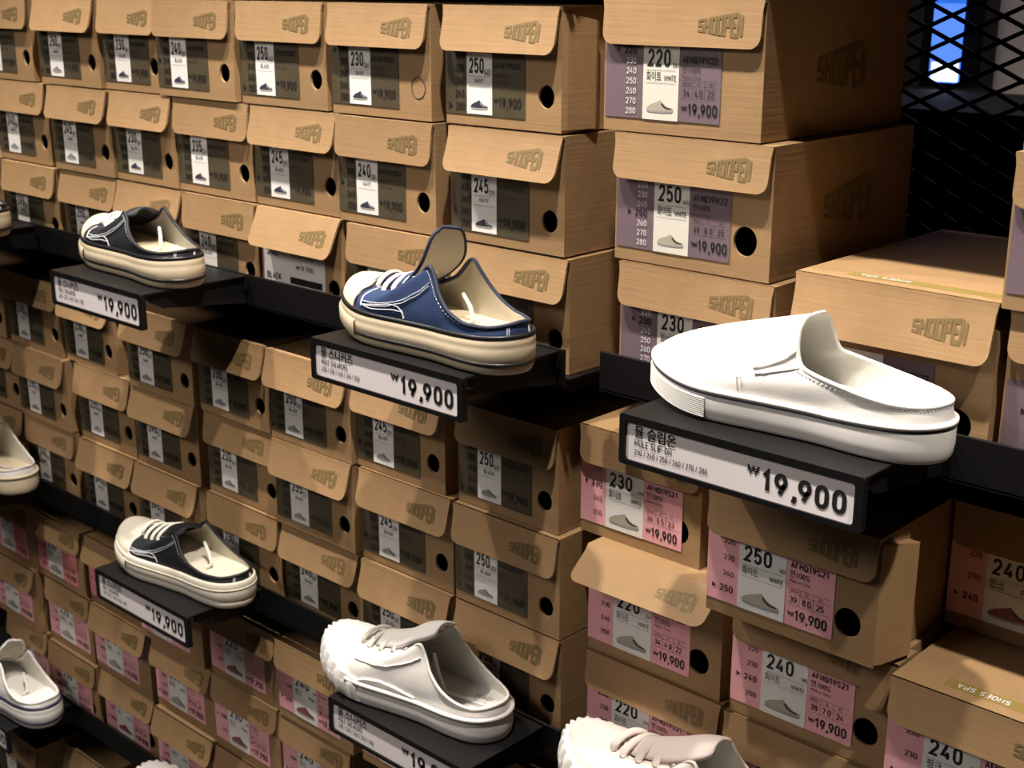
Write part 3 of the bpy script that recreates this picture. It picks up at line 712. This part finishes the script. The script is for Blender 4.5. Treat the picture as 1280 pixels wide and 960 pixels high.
    def nrm(s, th, t):
        e = 2e-3; t0, t1 = max(0, t - .02), min(1, t + .02)
        a = s.S(th + e, t) - s.S(th - e, t); b = s.S(th, t1) - s.S(th, t0)
        k = np.cross(a, b); l = np.linalg.norm(k)
        return k / l if l > 1e-12 else np.array([0, 0, 1.])
    def grid(s, off=0., nt=22, flip=False):
        n = s.NS; ts = np.linspace(0, 1, nt)
        P = np.zeros((n, nt, 3))
        for a in range(nt):
            t = ts[a]; q = s.B
            P[:, a] = (1 - t) ** 3 * q[0] + 3 * t * (1 - t) ** 2 * q[1] + 3 * t * t * (1 - t) * q[2] + t ** 3 * q[3]
        if off:
            du = np.roll(P, -1, 0) - np.roll(P, 1, 0); dv = np.gradient(P, axis=1)
            k = np.cross(du, dv); k /= np.linalg.norm(k, axis=2)[..., None] + 1e-12
            P = P + k * off
        fs = [(i * nt + a, ((i + 1) % n) * nt + a, ((i + 1) % n) * nt + a + 1, i * nt + a + 1) for i in range(n) for a in range(nt - 1)]
        return P.reshape(-1, 3), fs
    def upper(s, m, lining):
        v, f = s.grid(); o = link('upper', mesh(v, f, True), M[m], s.root)
        v, f = s.grid(-.0022); l = link('lining', mesh(v, f, True), M[lining], s.root); l['label'] = 'fabric lining'
        return o
    def band(s, name, m, rings, cap=False, part=None, label=None, parent=None):
        """rings: list of (outset, z or callable) swept round the sole; part=(s0,s1) limits it round the toe"""
        n = s.NS
        idx = list(range(n)) if part is None else list(range(int(part[0] * n), int(part[1] * n) + 1))
        v = []; K = len(rings)
        for i in idx:
            ii = i % n
            for (o, zf) in rings:
                z = zf(ii, i / n) if callable(zf) else zf
                oo = o(ii, i / n) if callable(o) else o
                p = s.per[ii] + s.nor[ii] * oo; v.append((p[0], p[1], z))
        f = []; Lq = len(idx)
        for a in range(Lq if part is None else Lq - 1):
            b = (a + 1) % Lq
            for k in range(K - 1): f.append((a * K + k, b * K + k, b * K + k + 1, a * K + k + 1))
        if cap:
            f.append(tuple(a * K for a in range(Lq))[::-1]); f.append(tuple(a * K + K - 1 for a in range(Lq)))
        o = link(name, mesh(v, f, True), M[m], parent or s.root)
        if label: o['label'] = label
        return o
    def sole(s, m, bottom=.0, split=None, m2=None, rnd=.003):
        bz = lambda h: (lambda i, t: h + s.spr[i])
        tz = lambda d: (lambda i, t: s.top[i] + d)
        if split is None:
            return s.band('sole', m, [(-.006, bz(0)), (-.002, bz(.0006)), (0, bz(.004)), (.0012, bz(.012)), (.001, tz(-.008)), (.0006, tz(-.002)), (-.0005, tz(0)), (-.006, tz(.0002))], cap=True)
        s.band('outsole', m2, [(-.006, bz(0)), (-.0025, bz(.0005)), (-.0008, bz(.004)), (.0002, bz(split))], cap=True, label='tan outsole')
        return s.band('sole', m, [(.0, bz(split)), (.0012, bz(split + .0015)), (.0014, tz(-.012)), (.0008, tz(-.010)), (.0012, tz(-.008)), (.0008, tz(-.002)), (-.0005, tz(0)), (-.006, tz(.0002))], cap=True)
    def stripe(s, m, z0, z1, off=.0017, top=False, part=None, label='thin dark stripe'):
        g = (lambda h: (lambda i, t: s.top[i] + h)) if top else (lambda h: (lambda i, t: h + s.spr[i]))
        return s.band('sole_stripe', m, [(off - .003, g(z0)), (off, g(z0 + .0002)), (off, g(z1 - .0002)), (off - .003, g(z1))], part=part, label=label)
    def insole(s, m, h=None):
        n = s.NS; q = .0045; v = []; f = []
        for i in range(n):
            p = s.per[i] - s.nor[i] * q; v.append((p[0], p[1], (s.top[i] - .004) if h is None else h + s.spr[i]))
        for i in range(n // 2 - 1):
            a, b, c, d = i + 1, i + 2, (n - i - 2) % n, (n - i - 1) % n
            if b != c: f.append((a, b, c, d) if d != a else (a, b, c))
        f.append((0, 1, n - 1))
        return link('insole', mesh(v, f, True), M[m], s.root)
    def line(s, name, m, path, r=.0007, off=.0008, n=6, flat=1., parent=None, closed=False, dash=False):
        pts = [s.S(a, b, off) for a, b in path]
        b = MB()
        if dash:
            for i in range(0, len(pts) - 1, 2): b.tube([pts[i], pts[i + 1]], r, 5)
        else: b.tube(pts, r, n, flat=flat, closed=closed)
        return b.obj(name, M[m], parent or s.root, True)
    def binding(s, m, r=.0022, name='collar_binding'):
        b = MB(); b.tube([tuple(p) for p in s.col - np.array([0, 0, .0006])], r, 8, closed=True, flat=1.)
        return b.obj(name, M[m], s.root, True)
    def patch(s, name, m, uc, smax, off=.0012, curve=0., nt=14, label=None):
        """a cap laid over the toe as far back as u = uc (fraction of the length)"""
        th = np.linspace(-smax, smax, 61); v = []; f = []
        for a in th:
            lim = (uc + curve * (a / smax) ** 2 - .5) * s.L
            lo, hi = 0., 1.
            if s.S(a, 0)[0] > lim: hi = .02
            else:
                for _ in range(18):
                    mid = (lo + hi) / 2
                    if s.S(a, mid)[0] < lim: lo = mid
                    else: hi = mid
            for k in range(nt):
                t = hi * k / (nt - 1); e = off if k < nt - 1 else off * .1
                v.append(s.S(a, t, e))
        for i in range(len(th) - 1):
            for k in range(nt - 1): f.append((i * nt + k, (i + 1) * nt + k, (i + 1) * nt + k + 1, i * nt + k + 1))
        o = link(name, mesh(v, f, True), M[m], s.root)
        if label: o['label'] = label
        s.capedge = [tuple(v[i * nt + nt - 1]) for i in range(len(th))]
        return o
    def eyelets(s, m, pos, r=.0032):
        for sgn in (1, -1):
            for a, t in pos:
                c = s.S(sgn * a, t, .0012); nn = Vector(s.nrm(sgn * a, t)); b = MB()
                x = nn.orthogonal().normalized(); y = nn.cross(x)
                b.tube([tuple(Vector(c) + x * r * math.cos(k * PI / 8) + y * r * math.sin(k * PI / 8)) for k in range(16)], .0008, 6, closed=True)
                b.obj('eyelet', M[m], s.root, True)
    def laces(s, m, pos, r=.003, flat=.5, arch=.006, slant=0.):
        for k, (a, t) in enumerate(pos):
            p = Vector(s.S(a, t, 0)); q = Vector(s.S(-a, t, 0)); q.x -= slant; pts = []
            nn = Vector(s.nrm(a, t)); n2 = Vector(s.nrm(-a, t)); p0 = p - nn * .004; q0 = q - n2 * .004; p = p + nn * (r * flat + .0006); q = q + n2 * (r * flat + .0006)
            pts.append(p0)
            for i in range(13):
                f = i / 12; w = math.sin(PI * f) ** .7
                pts.append(p.lerp(q, f) + Vector((0, 0, arch * w)))
            pts.append(q0)
            b = MB(); b.tube(pts, r, 10, flat=flat); b.obj('lace', M[m], s.root, True)
    def tongue(s, m, lin, path, w, th=.0022, droop=.5, binding=None, curl=None):
        """path: (u,h) centre line from vamp to tip; w: half widths along it"""
        K = len(path); P = np.array(path, float); n = 28; nx = 15
        tt = np.linspace(0, 1, n); src = np.linspace(0, 1, K)
        def sm(y): 
            r = interp_s([(a, b) for a, b in zip(src, y)], tt)[0]; return r
        U, Hh, Wd = sm(P[:, 0]), sm(P[:, 1]), sm(np.array(w, float)); v = []
        for i in range(n):
            taper = 1.0 if tt[i] < .55 else (max(0.0, 1 - ((tt[i] - .55) / .45) ** 2.4 * .82)) ** .5
            for k in range(nx):
                q = -1 + 2 * k / (nx - 1)
                du = U[min(i + 1, n - 1)] - U[max(i - 1, 0)]; dh = (Hh[min(i + 1, n - 1)] - Hh[max(i - 1, 0)]) / s.L
                l = math.hypot(du, dh); nu, nh = -dh / l, du / l
                sag = droop * (1 - .62 * tt[i]) * Wd[i] * (q * q)
                v.append(((U[i] - .5) * s.L - nu * sag, q * Wd[i] * taper, Hh[i] - nh * sag))
        f = [(i * nx + k, (i + 1) * nx + k, (i + 1) * nx + k + 1, i * nx + k + 1) for i in range(n - 1) for k in range(nx - 1)]
        o = link('tongue', mesh(v, f, True), M[m], s.root)
        sol = o.modifiers.new('s', 'SOLIDIFY'); sol.thickness = th; sol.offset = 0
        if lin != m:
            vv = np.array(v).reshape(n, nx, 3); du = np.gradient(vv, axis=0); dv = np.gradient(vv, axis=1); k = np.cross(du, dv); k /= np.linalg.norm(k, axis=2)[..., None] + 1e-12
            sgn = -1 if k[:, :, 2].mean() > 0 else 1
            lo = link('tongue_lining', mesh((vv + k * sgn * (th / 2 + .0004)).reshape(-1, 3), f, True), M[lin], o)
        if binding:
            e = [v[i * nx] for i in range(n)] + [v[(n - 1) * nx + k] for k in range(1, nx - 1)] + [v[i * nx + nx - 1] for i in range(n - 1, -1, -1)]
            b = MB(); b.tube(e, .0019, 7); b.obj('tongue_binding', M[binding], o, True)
        return o
def lerp_path(pts, n):
    P = np.array(pts, float); t = np.linspace(0, len(P) - 1, n)
    return [(np.interp(x, range(len(P)), P[:, 0]), np.interp(x, range(len(P)), P[:, 1])) for x in t]

# collar loops: (turn, along, across, height)
C_SLIP = [(0, .555, 0, .094), (.05, .553, -.11, .0932), (.10, .552, -.20, .087), (.15, .560, -.265, .073), (.19, .580, -.30, .060), (.22, .61, -.34, .057), (.27, .70, -.365, .0525), (.31, .78, -.365, .049), (.36, .87, -.335, .046), (.41, .935, -.25, .045), (.46, .975, -.12, .0455), (.5, .985, 0, .046)]
C_LACE = [(0, .25, 0, .062), (.03, .258, -.10, .060), (.10, .31, -.215, .0525), (.155, .41, -.25, .0595), (.19, .51, -.27, .070), (.222, .603, -.285, .091), (.24, .635, -.295, .083), (.27, .68, -.335, .067), (.31, .755, -.36, .052), (.35, .835, -.345, .046), (.40, .91, -.28, .0455), (.45, .965, -.15, .048), (.5, .985, 0, .0505)]
C_LOW = [(0, .25, 0, .060), (.03, .258, -.10, .058), (.10, .305, -.215, .051), (.155, .395, -.25, .0575), (.19, .48, -.268, .066), (.222, .565, -.28, .080), (.24, .595, -.29, .075), (.27, .64, -.335, .061), (.31, .725, -.36, .048), (.35, .82, -.345, .043), (.40, .91, -.28, .0425), (.45, .965, -.15, .0445), (.5, .985, 0, .046)]
C_RIB = [(0, .27, 0, .067), (.03, .282, -.10, .065), (.10, .335, -.21, .060), (.155, .435, -.235, .067), (.19, .535, -.255, .077), (.222, .628, -.28, .092), (.24, .657, -.29, .083), (.27, .70, -.335, .066), (.31, .77, -.36, .051), (.35, .845, -.34, .043), (.40, .915, -.28, .0405), (.45, .965, -.15, .042), (.5, .985, 0, .044)]

def canvas_mule(name, label, L, Wd, X, Yc, zt, yaw, cm, bind, low=False, old=False, tongue_h=.124, lm='black_line', rub=None, lin=None):
    rub = rub or ('rubber_ivory' if old else 'rubber_cream')
    s = Shoe(name, label, L, Wd, X, Yc, zt, yaw, C_LOW if low else C_LACE, sole=.033, toe_h=.051, spring=.012)
    s.sole(rub, split=.0105, m2='rubber_tan' if rub == 'rubber_cream' else rub)
    if not old:
        s.stripe(lm, .0090, .0124, .0019, label='dark line low on the sole')
        s.stripe(lm, -.0022, .0022, .0010, top=True, label='dark line along the top of the sole')
    else: s.stripe(rub, -.0105, -.0085, .0020, top=True, label='raised ridge')
    s.upper(cm, lin or ('lining_grey' if low and not old else 'lining')); s.binding(bind)
    s.insole('insole')
    if old: s.patch('toe_cap', rub, .225, .20, .0018, curve=.04, label='cream rubber toe cap')
    else: s.patch('toe_cap', rub, .200, .185, .0014, curve=.015, label='cream rubber toe cap')
    if not old:
        b = MB(); b.tube(s.capedge, .0020, 6, flat=1.); b.obj('toe_cap_trim', M[lm], s.root, True)
    s.band('toe_bumper', rub, [(.0006, lambda i, t: .006 + s.spr[i]), (lambda i, t: .0026 + .0007 * math.sin(i * 2.2), lambda i, t: .009 + s.spr[i]), (lambda i, t: .0028 + .0007 * math.sin(i * 2.2), lambda i, t: .021 + s.spr[i]), (.0006, lambda i, t: .025 + s.spr[i])], part=(-.185, .185))
    k = .90 if low else 1.0; g = lambda P: [((u - .5) * 1.125 + .492 - (.035 * max(0, u - .25) / .35 if low else 0), .034 + (h - .034) * k) for u, h in P]
    s.laces('lace', [(.075, .93), (.115, .93), (.150, .93), (.176, .93)], .0036, .55, .0105, slant=.004)
    s.eyelets('eyelet', [(.202, .90)], .0029)
    if low: s.tongue(cm, 'binding_black' if not old else 'lining_dim', [(.245, .057), (.34, .066), (.43, .074), (.51, .081), (.558, .082)], [.014, .021, .025, .028, .027], binding=bind, droop=.62)
    else: s.tongue(cm, 'lining', [(.245, .059), (.34, .068), (.44, .079), (.530, .100), (.560, tongue_h)], [.014, .021, .025, .028, .027], binding=bind, droop=.60)
    for sg in (1, -1):
        s.line('stitching', 'thread', [(sg * a, b) for a, b in lerp_path([(.226, .93), (.24, .92), (.27, .90), (.33, .86), (.42, .84), (.49, .84)], 80)], .00045, .0005, dash=True)
        for d in (0, .006): s.line('stitching', 'thread', [(sg * (.455 + d), t) for t in np.linspace(.1, .8, 10)], .0005, .0006)
    for d in (0, .0032):
        s.sideline('stitching', 'thread', g([(.290, .0445 - d), (.35, .0455 - d), (.42, .0480 - d), (.50, .0545 - d), (.575, .0665 - d), (.615, .0765 - d)]), .00048, 40)
        s.sideline('stitching', 'thread', g([(.300 + d, .041), (.36, .0440 - 1.4 * d), (.45, .0480 - 1.6 * d), (.485 - d, .0475 - 1.5 * d), (.508 - d, .043), (.515 - d, .037)]), .00048, 34)
        s.sideline('stitching', 'thread', g([(.283 + d, .053), (.288 + d, .046), (.298 + d, .040)]), .00048, 10)
    e = MB(); p = s.S(-.3, .2); e.tube([(.03, .012, .058), (.05, .004, .050), (.062, -.002, .040), (.058, -.008, .036)], .0022, 8); e.obj('lace_end', M['lace'], s.root, True)
    return s

canvas_mule('mule_sneaker', 'blue canvas mule sneaker with cream toe cap and tall tongue on a tray', .263, .096, -.9495, .905, ZT, math.radians(-5), 'denim', 'binding_navy')
canvas_mule('mule_sneaker', 'glossy black mule sneaker with black-lined cream sole on the upper tray', .263, .094, -1.4886, .9085, ZT, math.radians(-8), 'canvas_black', 'binding_black', low=True)
canvas_mule('mule_sneaker', 'plain black mule sneaker with unlined cream sole on the middle shelf tray', .262, .095, -1.479, .9315, ZM, math.radians(2.4), 'canvas_black', 'binding_black', low=True, old=True)
canvas_mule('mule_sneaker', 'cream-soled sneaker cut off at the upper picture edge', .263, .094, -1.972, .900, ZT, math.radians(-4), 'canvas_black', 'binding_black', low=True)

# white slip-on
def slip_on(label, L, Wd, X, Yc, zt, yaw, stripe='navy_line', low_line=False):
    s = Shoe('slip_on_mule', label, L, Wd, X, Yc, zt, yaw, C_SLIP, sole=.0285, toe_h=.047, spring=.014, toe_pull=.09, dip=.56)
    s.sole('rubber_white')
    s.stripe(stripe, -.0062, -.0046, .0014, top=True, label='navy pinstripe round the sole')
    s.stripe('rubber_white', -.0042, -.0005, .0022, top=True, label='raised white edge')
    if low_line: s.stripe('navy_line', .006, .008, .0018, label='navy line low on the sole', part=(.06, .42))
    rib = []; K = 40
    for k in range(K + 1):
        f = k / K; rib.append((.0024 if k % 4 in (1, 2) else .0012, (lambda ff: (lambda i, t: .003 + s.spr[i] + ff * (s.top[i] - s.spr[i] - .0115)))(f)))
    s.band('toe_bumper', 'rubber_white', [(.0, rib[0][1])] + rib + [(.0, rib[-1][1])], part=(-.205, .205), label='finely ribbed toe bumper')
    s.upper('canvas_white', 'lining_white'); s.binding('canvas_white', .0019); s.insole('insole_white')
    for sg in (1, -1):
        s.line('stitching', 'thread', [(sg * a, b) for a, b in lerp_path([(.20, .92), (.23, .90), (.30, .86), (.38, .80), (.46, .76), (.5, .76)], 100)], .0006, .0004, dash=True)
    s.sideline('gore_edge', 'canvas_white', [(.562, .0690), (.53, .0610), (.49, .0550), (.44, .0505)], .0011, 24, .0004)
    s.sideline('gore_edge', 'canvas_white', [(.588, .0575), (.55, .0540), (.50, .0500), (.455, .0470)], .0009, 24, .0004)
    for d in (0, .014): s.sideline('seam', 'canvas_white', [(.40 + d, .042), (.405 + d, .036), (.41 + d, .029)], .0008, 10, .0003)
    return s
slip_on('white canvas slip-on mule with navy pinstripe sole on the nearest tray', .274, .098, -.5455, .9235, -.347, math.radians(-2.4))
canvas_mule('mule_sneaker', 'white canvas mule with navy striped sole at the bottom edge of the picture', .262, .096, -2.033, .918, ZB, math.radians(3), 'canvas_white', 'canvas_white', tongue_h=.118, lm='navy_line', rub='rubber_white', lin='lining_white')

# ribbed-toe sneakers
def ribbed(label, L, Wd, X, Yc, zt, yaw, up, ln, bind, lace, rub, tongue_h=.118, flatlace=True, ribs=17, lace_r=.0032, insole_text=False, sole=.027):
    s = Shoe('ribbed_toe_sneaker', label, L, Wd, X, Yc, zt, yaw, C_RIB, sole=sole, toe_h=.058, spring=.014, toe_pull=.085)
    s.sole(rub)
    s.stripe(rub, -.004, .0008, .0024, top=True, label='moulded edge')
    s.upper(up, ln); s.binding(bind, .0018); s.insole('insole_white')
    # ribs standing up round the toe
    n = ribs * 12; smax = .215; v = []; f = []; K = 18
    for i in range(n + 1):
        a = -smax + 2 * smax * i / n; ph = abs(math.sin(PI * ribs * i / n)); edge = 1 - abs(a) / smax
        amp = (.0026 + .0034 * ph ** .9) * min(1, edge * 5 + .15); tmax = (.27 + .035 * ph) * (1 - (abs(a) / smax) ** 3 * .85)
        j = int(round((a % 1) * s.NS)) % s.NS
        for k in range(K):
            g = k / (K - 1)
            if g < .35:
                z = .003 + s.spr[j] + g / .35 * (s.top[j] - .003 - s.spr[j]); q = s.per[j] + s.nor[j] * (amp * min(1, .2 + g * 6)); v.append((q[0], q[1], z))
            else:
                t = (g - .35) / .65 * tmax; v.append(tuple(s.S(a, t, amp * (1 if k < K - 1 else -.15) + (.0022 * (1 - (g - .35) / .65)))))
    for i in range(n):
        for k in range(K - 1): f.append((i * K + k, (i + 1) * K + k, (i + 1) * K + k + 1, i * K + k + 1))
    o = link('toe_bumper', mesh(v, f, True), M[rub], s.root); o['label'] = 'ribbed rubber toe'
    pos = [(.075, .92), (.115, .92), (.150, .92), (.178, .92)]
    s.laces(lace, pos, lace_r, .5, .0105, slant=-.012)
    s.eyelets('eyelet', pos + [(.204, .90)], .0032)
    s.tongue(up, ln, [(.265, .064), (.37, .074), (.47, .084), (.570, tongue_h - .018), (.665, tongue_h - .010)], [.014, .020, .025, .029, .030], droop=.60, th=.004)
    s.sideline('stitching', bind, [(.28, .050), (.38, .0530), (.48, .0570), (.58, .0680), (.64, .0780)], .0009, 34, .0004)
    s.sideline('sculpted_line', rub, [(.30, .026), (.36, .033), (.44, .036), (.52, .034), (.62, .029)], .0022, 34, .0, flat=.7)
    e = MB(); e.tube([(.02, .008, .062), (.032, .002, .045), (.05, -.006, sole + .004), (.085, .0, sole + .003)], .0024, 8); e.obj('lace_end', M[lace], s.root, True)
    if insole_text:
        T = Text(0).put('MAGIC', 0, .009, .0085, w=.027, bold=.012, al='c').put('COTTON', 0, .002, .0035, w=.020, al='c').put('SHOOPEN', 0, -.007, .0060, w=.027, bold=.01, al='c')
        to = link('insole_lettering', T.b.me(), M['pic_grey'], s.root); to.rotation_euler = (-PI / 2, 0, 0); to.location = (.095, 0, sole + .0028); to.rotation_euler = (PI / -2, 0, 0)
        to.rotation_euler = (-PI / 2, 0, math.radians(8))
    return s
ribbed('white leather lace-up mule with ribbed toe on the middle shelf tray', .263, .098, -1.011, .9255, ZM, math.radians(3.5), 'leather_white', 'lining_white', 'leather_white', 'lace', 'rubber_white', insole_text=True)
ribbed('blush canvas sneaker with thick laces and ribbed toe at the bottom of the picture', .265, .099, -.648, .930, -.7775, math.radians(0), 'canvas_pink', 'lining_white', 'canvas_pink', 'lace_pink', 'rubber_white', lace_r=.0046, tongue_h=.114)
ribbed('cream ribbed-sole sneaker cut off at the picture edge, middle shelf', .262, .096, -2.066, .935, ZM, math.radians(3), 'canvas_white', 'lining_white', 'canvas_white', 'lace', 'rubber_cream', ribs=15)
ribbed('white shoe of which only the toe shows at the bottom edge', .262, .097, -1.487, .928, ZB, math.radians(3), 'leather_white', 'lining_white', 'leather_white', 'lace', 'rubber_white', ribs=15)

# swing tag behind the white leather sneaker
t = thing('swing_tag', 'brown card swing tag hanging in front of the boxes behind the white sneaker', 'tag', W3(-1.003, .975, -.778))
b = MB(); b.prism([(0, 0), (.042, 0), (.042, .052), (.036, .058), (.006, .058), (0, .052)], 0, .001); b.obj('card', M['kraft'], t)
b = MB(); b.tube([(.021, 0, .054), (.018, -.004, .060), (.008, -.004, .066), (-.006, 0, .064)], .0006, 5); b.obj('string', M['lace'], t)

# ------------------------------------------------------------------ things seen through the mesh
t = thing('video_display', 'narrow upright blue lit display glowing behind the wire mesh', 'display', W3(-1.0, 2.08, -.165))
b = MB(); b.box(-.045, .04, .012, .05, 0, .75); b.obj('casing', M['steel'], t)
link('screen', quad(-.022, .030, .008, .73, .0), M['screen_blue'], t)
link('screen_glow_area', quad(-.022, .030, .012, .13, -.001), M['screen_pale'], t)
b = Text(-.002); b.rect(-.018, .028, .010, .040); link('white_picture', b.b.me(), M['screen_white'], t)
b = Text(-.002); b.poly([(.010 + .026 * math.cos(k * PI / 12), .175 + .034 * math.sin(k * PI / 12)) for k in range(24)]); link('dial', b.b.me(), M['screen_blue'], t)
b = Text(-.003); b.poly([(.012 + .008 * math.cos(k * PI / 6), .166 + .009 * math.sin(k * PI / 6)) for k in range(12)]); b.poly([(-.022, .186), (-.018, .190), (.012, .170), (.010, .164)]); link('dial_hand', b.b.me(), M['screen_white'], t)
b = MB()
b.tube([(0, 0, -.165 + ZC - .5), (0, 0, 2.9)], .10, 40); o = b.obj('column', M['pillar'], None, True); o.location = (-.845, 1.17, 0); o['kind'] = 'structure'
t = thing('counter', 'dark counter behind the wire mesh below the blue display', 'counter', (-.9, 1.06, 0))
b = MB(); b.box(-.6, .6, -.35, -.02, 1.555, 1.585); b.obj('worktop', M['steel'], t); b = MB(); b.box(-.56, .56, -.3, -.03, 0, 1.555); b.obj('cabinet', M['steel'], t)
t = thing('storage_carton', 'beige carton on the counter beside the blue display, behind the mesh', 'carton', (-1.10, .92, 1.585))
b = MB(); b.box(-.035, .03, -.06, .1, 0, .26); bevel(b.obj('carton_body', M['beige'], t), .003); b = MB(); b.box(-.036, .031, -.061, .02, .2, .262); b.obj('carton_lid', M['kraft_in'], t)

# ------------------------------------------------------------------ room
def struct(name, b, m):
    o = b.obj(name, M[m]); o['kind'] = 'structure'; return o
RX0, RX1, RY0, RY1, RZ = -4.2, 2.8, -3.4, 2.6, 3.1
struct('floor', MB().box(RX0, RX1, RY0, RY1, -.1, 0), 'floor')
struct('ceiling', MB().box(RX0, RX1, RY0, RY1, RZ, RZ + .1), 'ceil')
struct('wall_back', MB().box(RX0, RX1, RY1, RY1 + .1, 0, RZ), 'wall')
struct('wall_front', MB().box(RX0, RX1, RY0 - .1, RY0, 0, RZ), 'wall')
struct('wall_left', MB().box(RX0 - .1, RX0, RY0, RY1, 0, RZ), 'wall')
struct('wall_right', MB().box(RX1, RX1 + .1, RY0, RY1, 0, RZ), 'wall')

# ------------------------------------------------------------------ lights: warm ceiling spots and added soft fill lights
def spot(name, loc, target, power, size=60, blend=.35, r=.028, col=(1, .91, .80)):
    l = bpy.data.lights.new(name, 'SPOT'); l.energy = power; l.spot_size = math.radians(size); l.spot_blend = blend
    l.shadow_soft_size = r; l.color = col
    o = bpy.data.objects.new(name, l); C.objects.link(o); o.location = loc
    o.rotation_euler = (Vector(target) - Vector(loc)).to_track_quat('-Z', 'Y').to_euler(); return o
spot('spotlight', (-2.0, -.44, 3.0), (-1.6, -.05, 1.2), 105, 75)
spot('spotlight', (-1.05, -.46, 3.0), (-1.05, -.05, 1.2), 100, 75)
spot('spotlight', (-.55, -.44, 3.0), (-.55, -.05, 1.2), 114, 75)
spot('spotlight', (.30, -.46, 3.0), (-.30, -.05, .98), 105, 24, .6)
def area(name, loc, target, power, sx, sy, col):
    l = bpy.data.lights.new(name, 'AREA'); l.energy = power; l.shape = 'RECTANGLE'; l.size = sx; l.size_y = sy; l.color = col
    o = bpy.data.objects.new(name, l); C.objects.link(o); o.location = loc
    o.rotation_euler = (Vector(target) - Vector(loc)).to_track_quat('-Z', 'Y').to_euler(); return o
area('fill_light', (-2.0, -2.0, 3.05), (-1.1, 0, 1.2), 38, 2.2, 1.0, (1, .91, .82))  # unseen soft fill, added to lift the shaded box fronts
area('fill_light', (-.85, .80, 3.05), (-.85, 1.15, 1.6), 12, .6, .2, (1, .88, .78))  # second added fill, brightens the column behind the mesh

w = bpy.data.worlds.new('world'); sc.world = w; w.use_nodes = True
w.node_tree.nodes['Background'].inputs[0].default_value = (.02, .018, .016, 1); w.node_tree.nodes['Background'].inputs[1].default_value = .3

# ------------------------------------------------------------------ camera
f = 1680.41
R = [[.731110457, -.000915610601, .682258500], [.196972431, .957700151, -.209791045], [-.653206982, .287766542, .700364945]]
tow = lambda r: Vector((r[0], r[2], -r[1]))
rt, up, bk = tow(R[0]), -tow(R[1]), -tow(R[2])
cam = bpy.data.cameras.new('camera'); co = bpy.data.objects.new('camera', cam); C.objects.link(co)
cam.sensor_width = 36; cam.lens = f / 1280 * 36; cam.clip_start = .02; cam.dof.use_dof = True; cam.dof.focus_distance = 1.12; cam.dof.aperture_fstop = 16
co.matrix_world = Matrix(((rt.x, up.x, bk.x, 0), (rt.y, up.y, bk.y, -1.0), (rt.z, up.z, bk.z, ZC), (0, 0, 0, 1)))
sc.camera = co
vs = sc.view_settings; vs.view_transform = 'Standard'; vs.look = 'None'; vs.gamma = 1; vs.exposure = .28; vs.use_curve_mapping = False
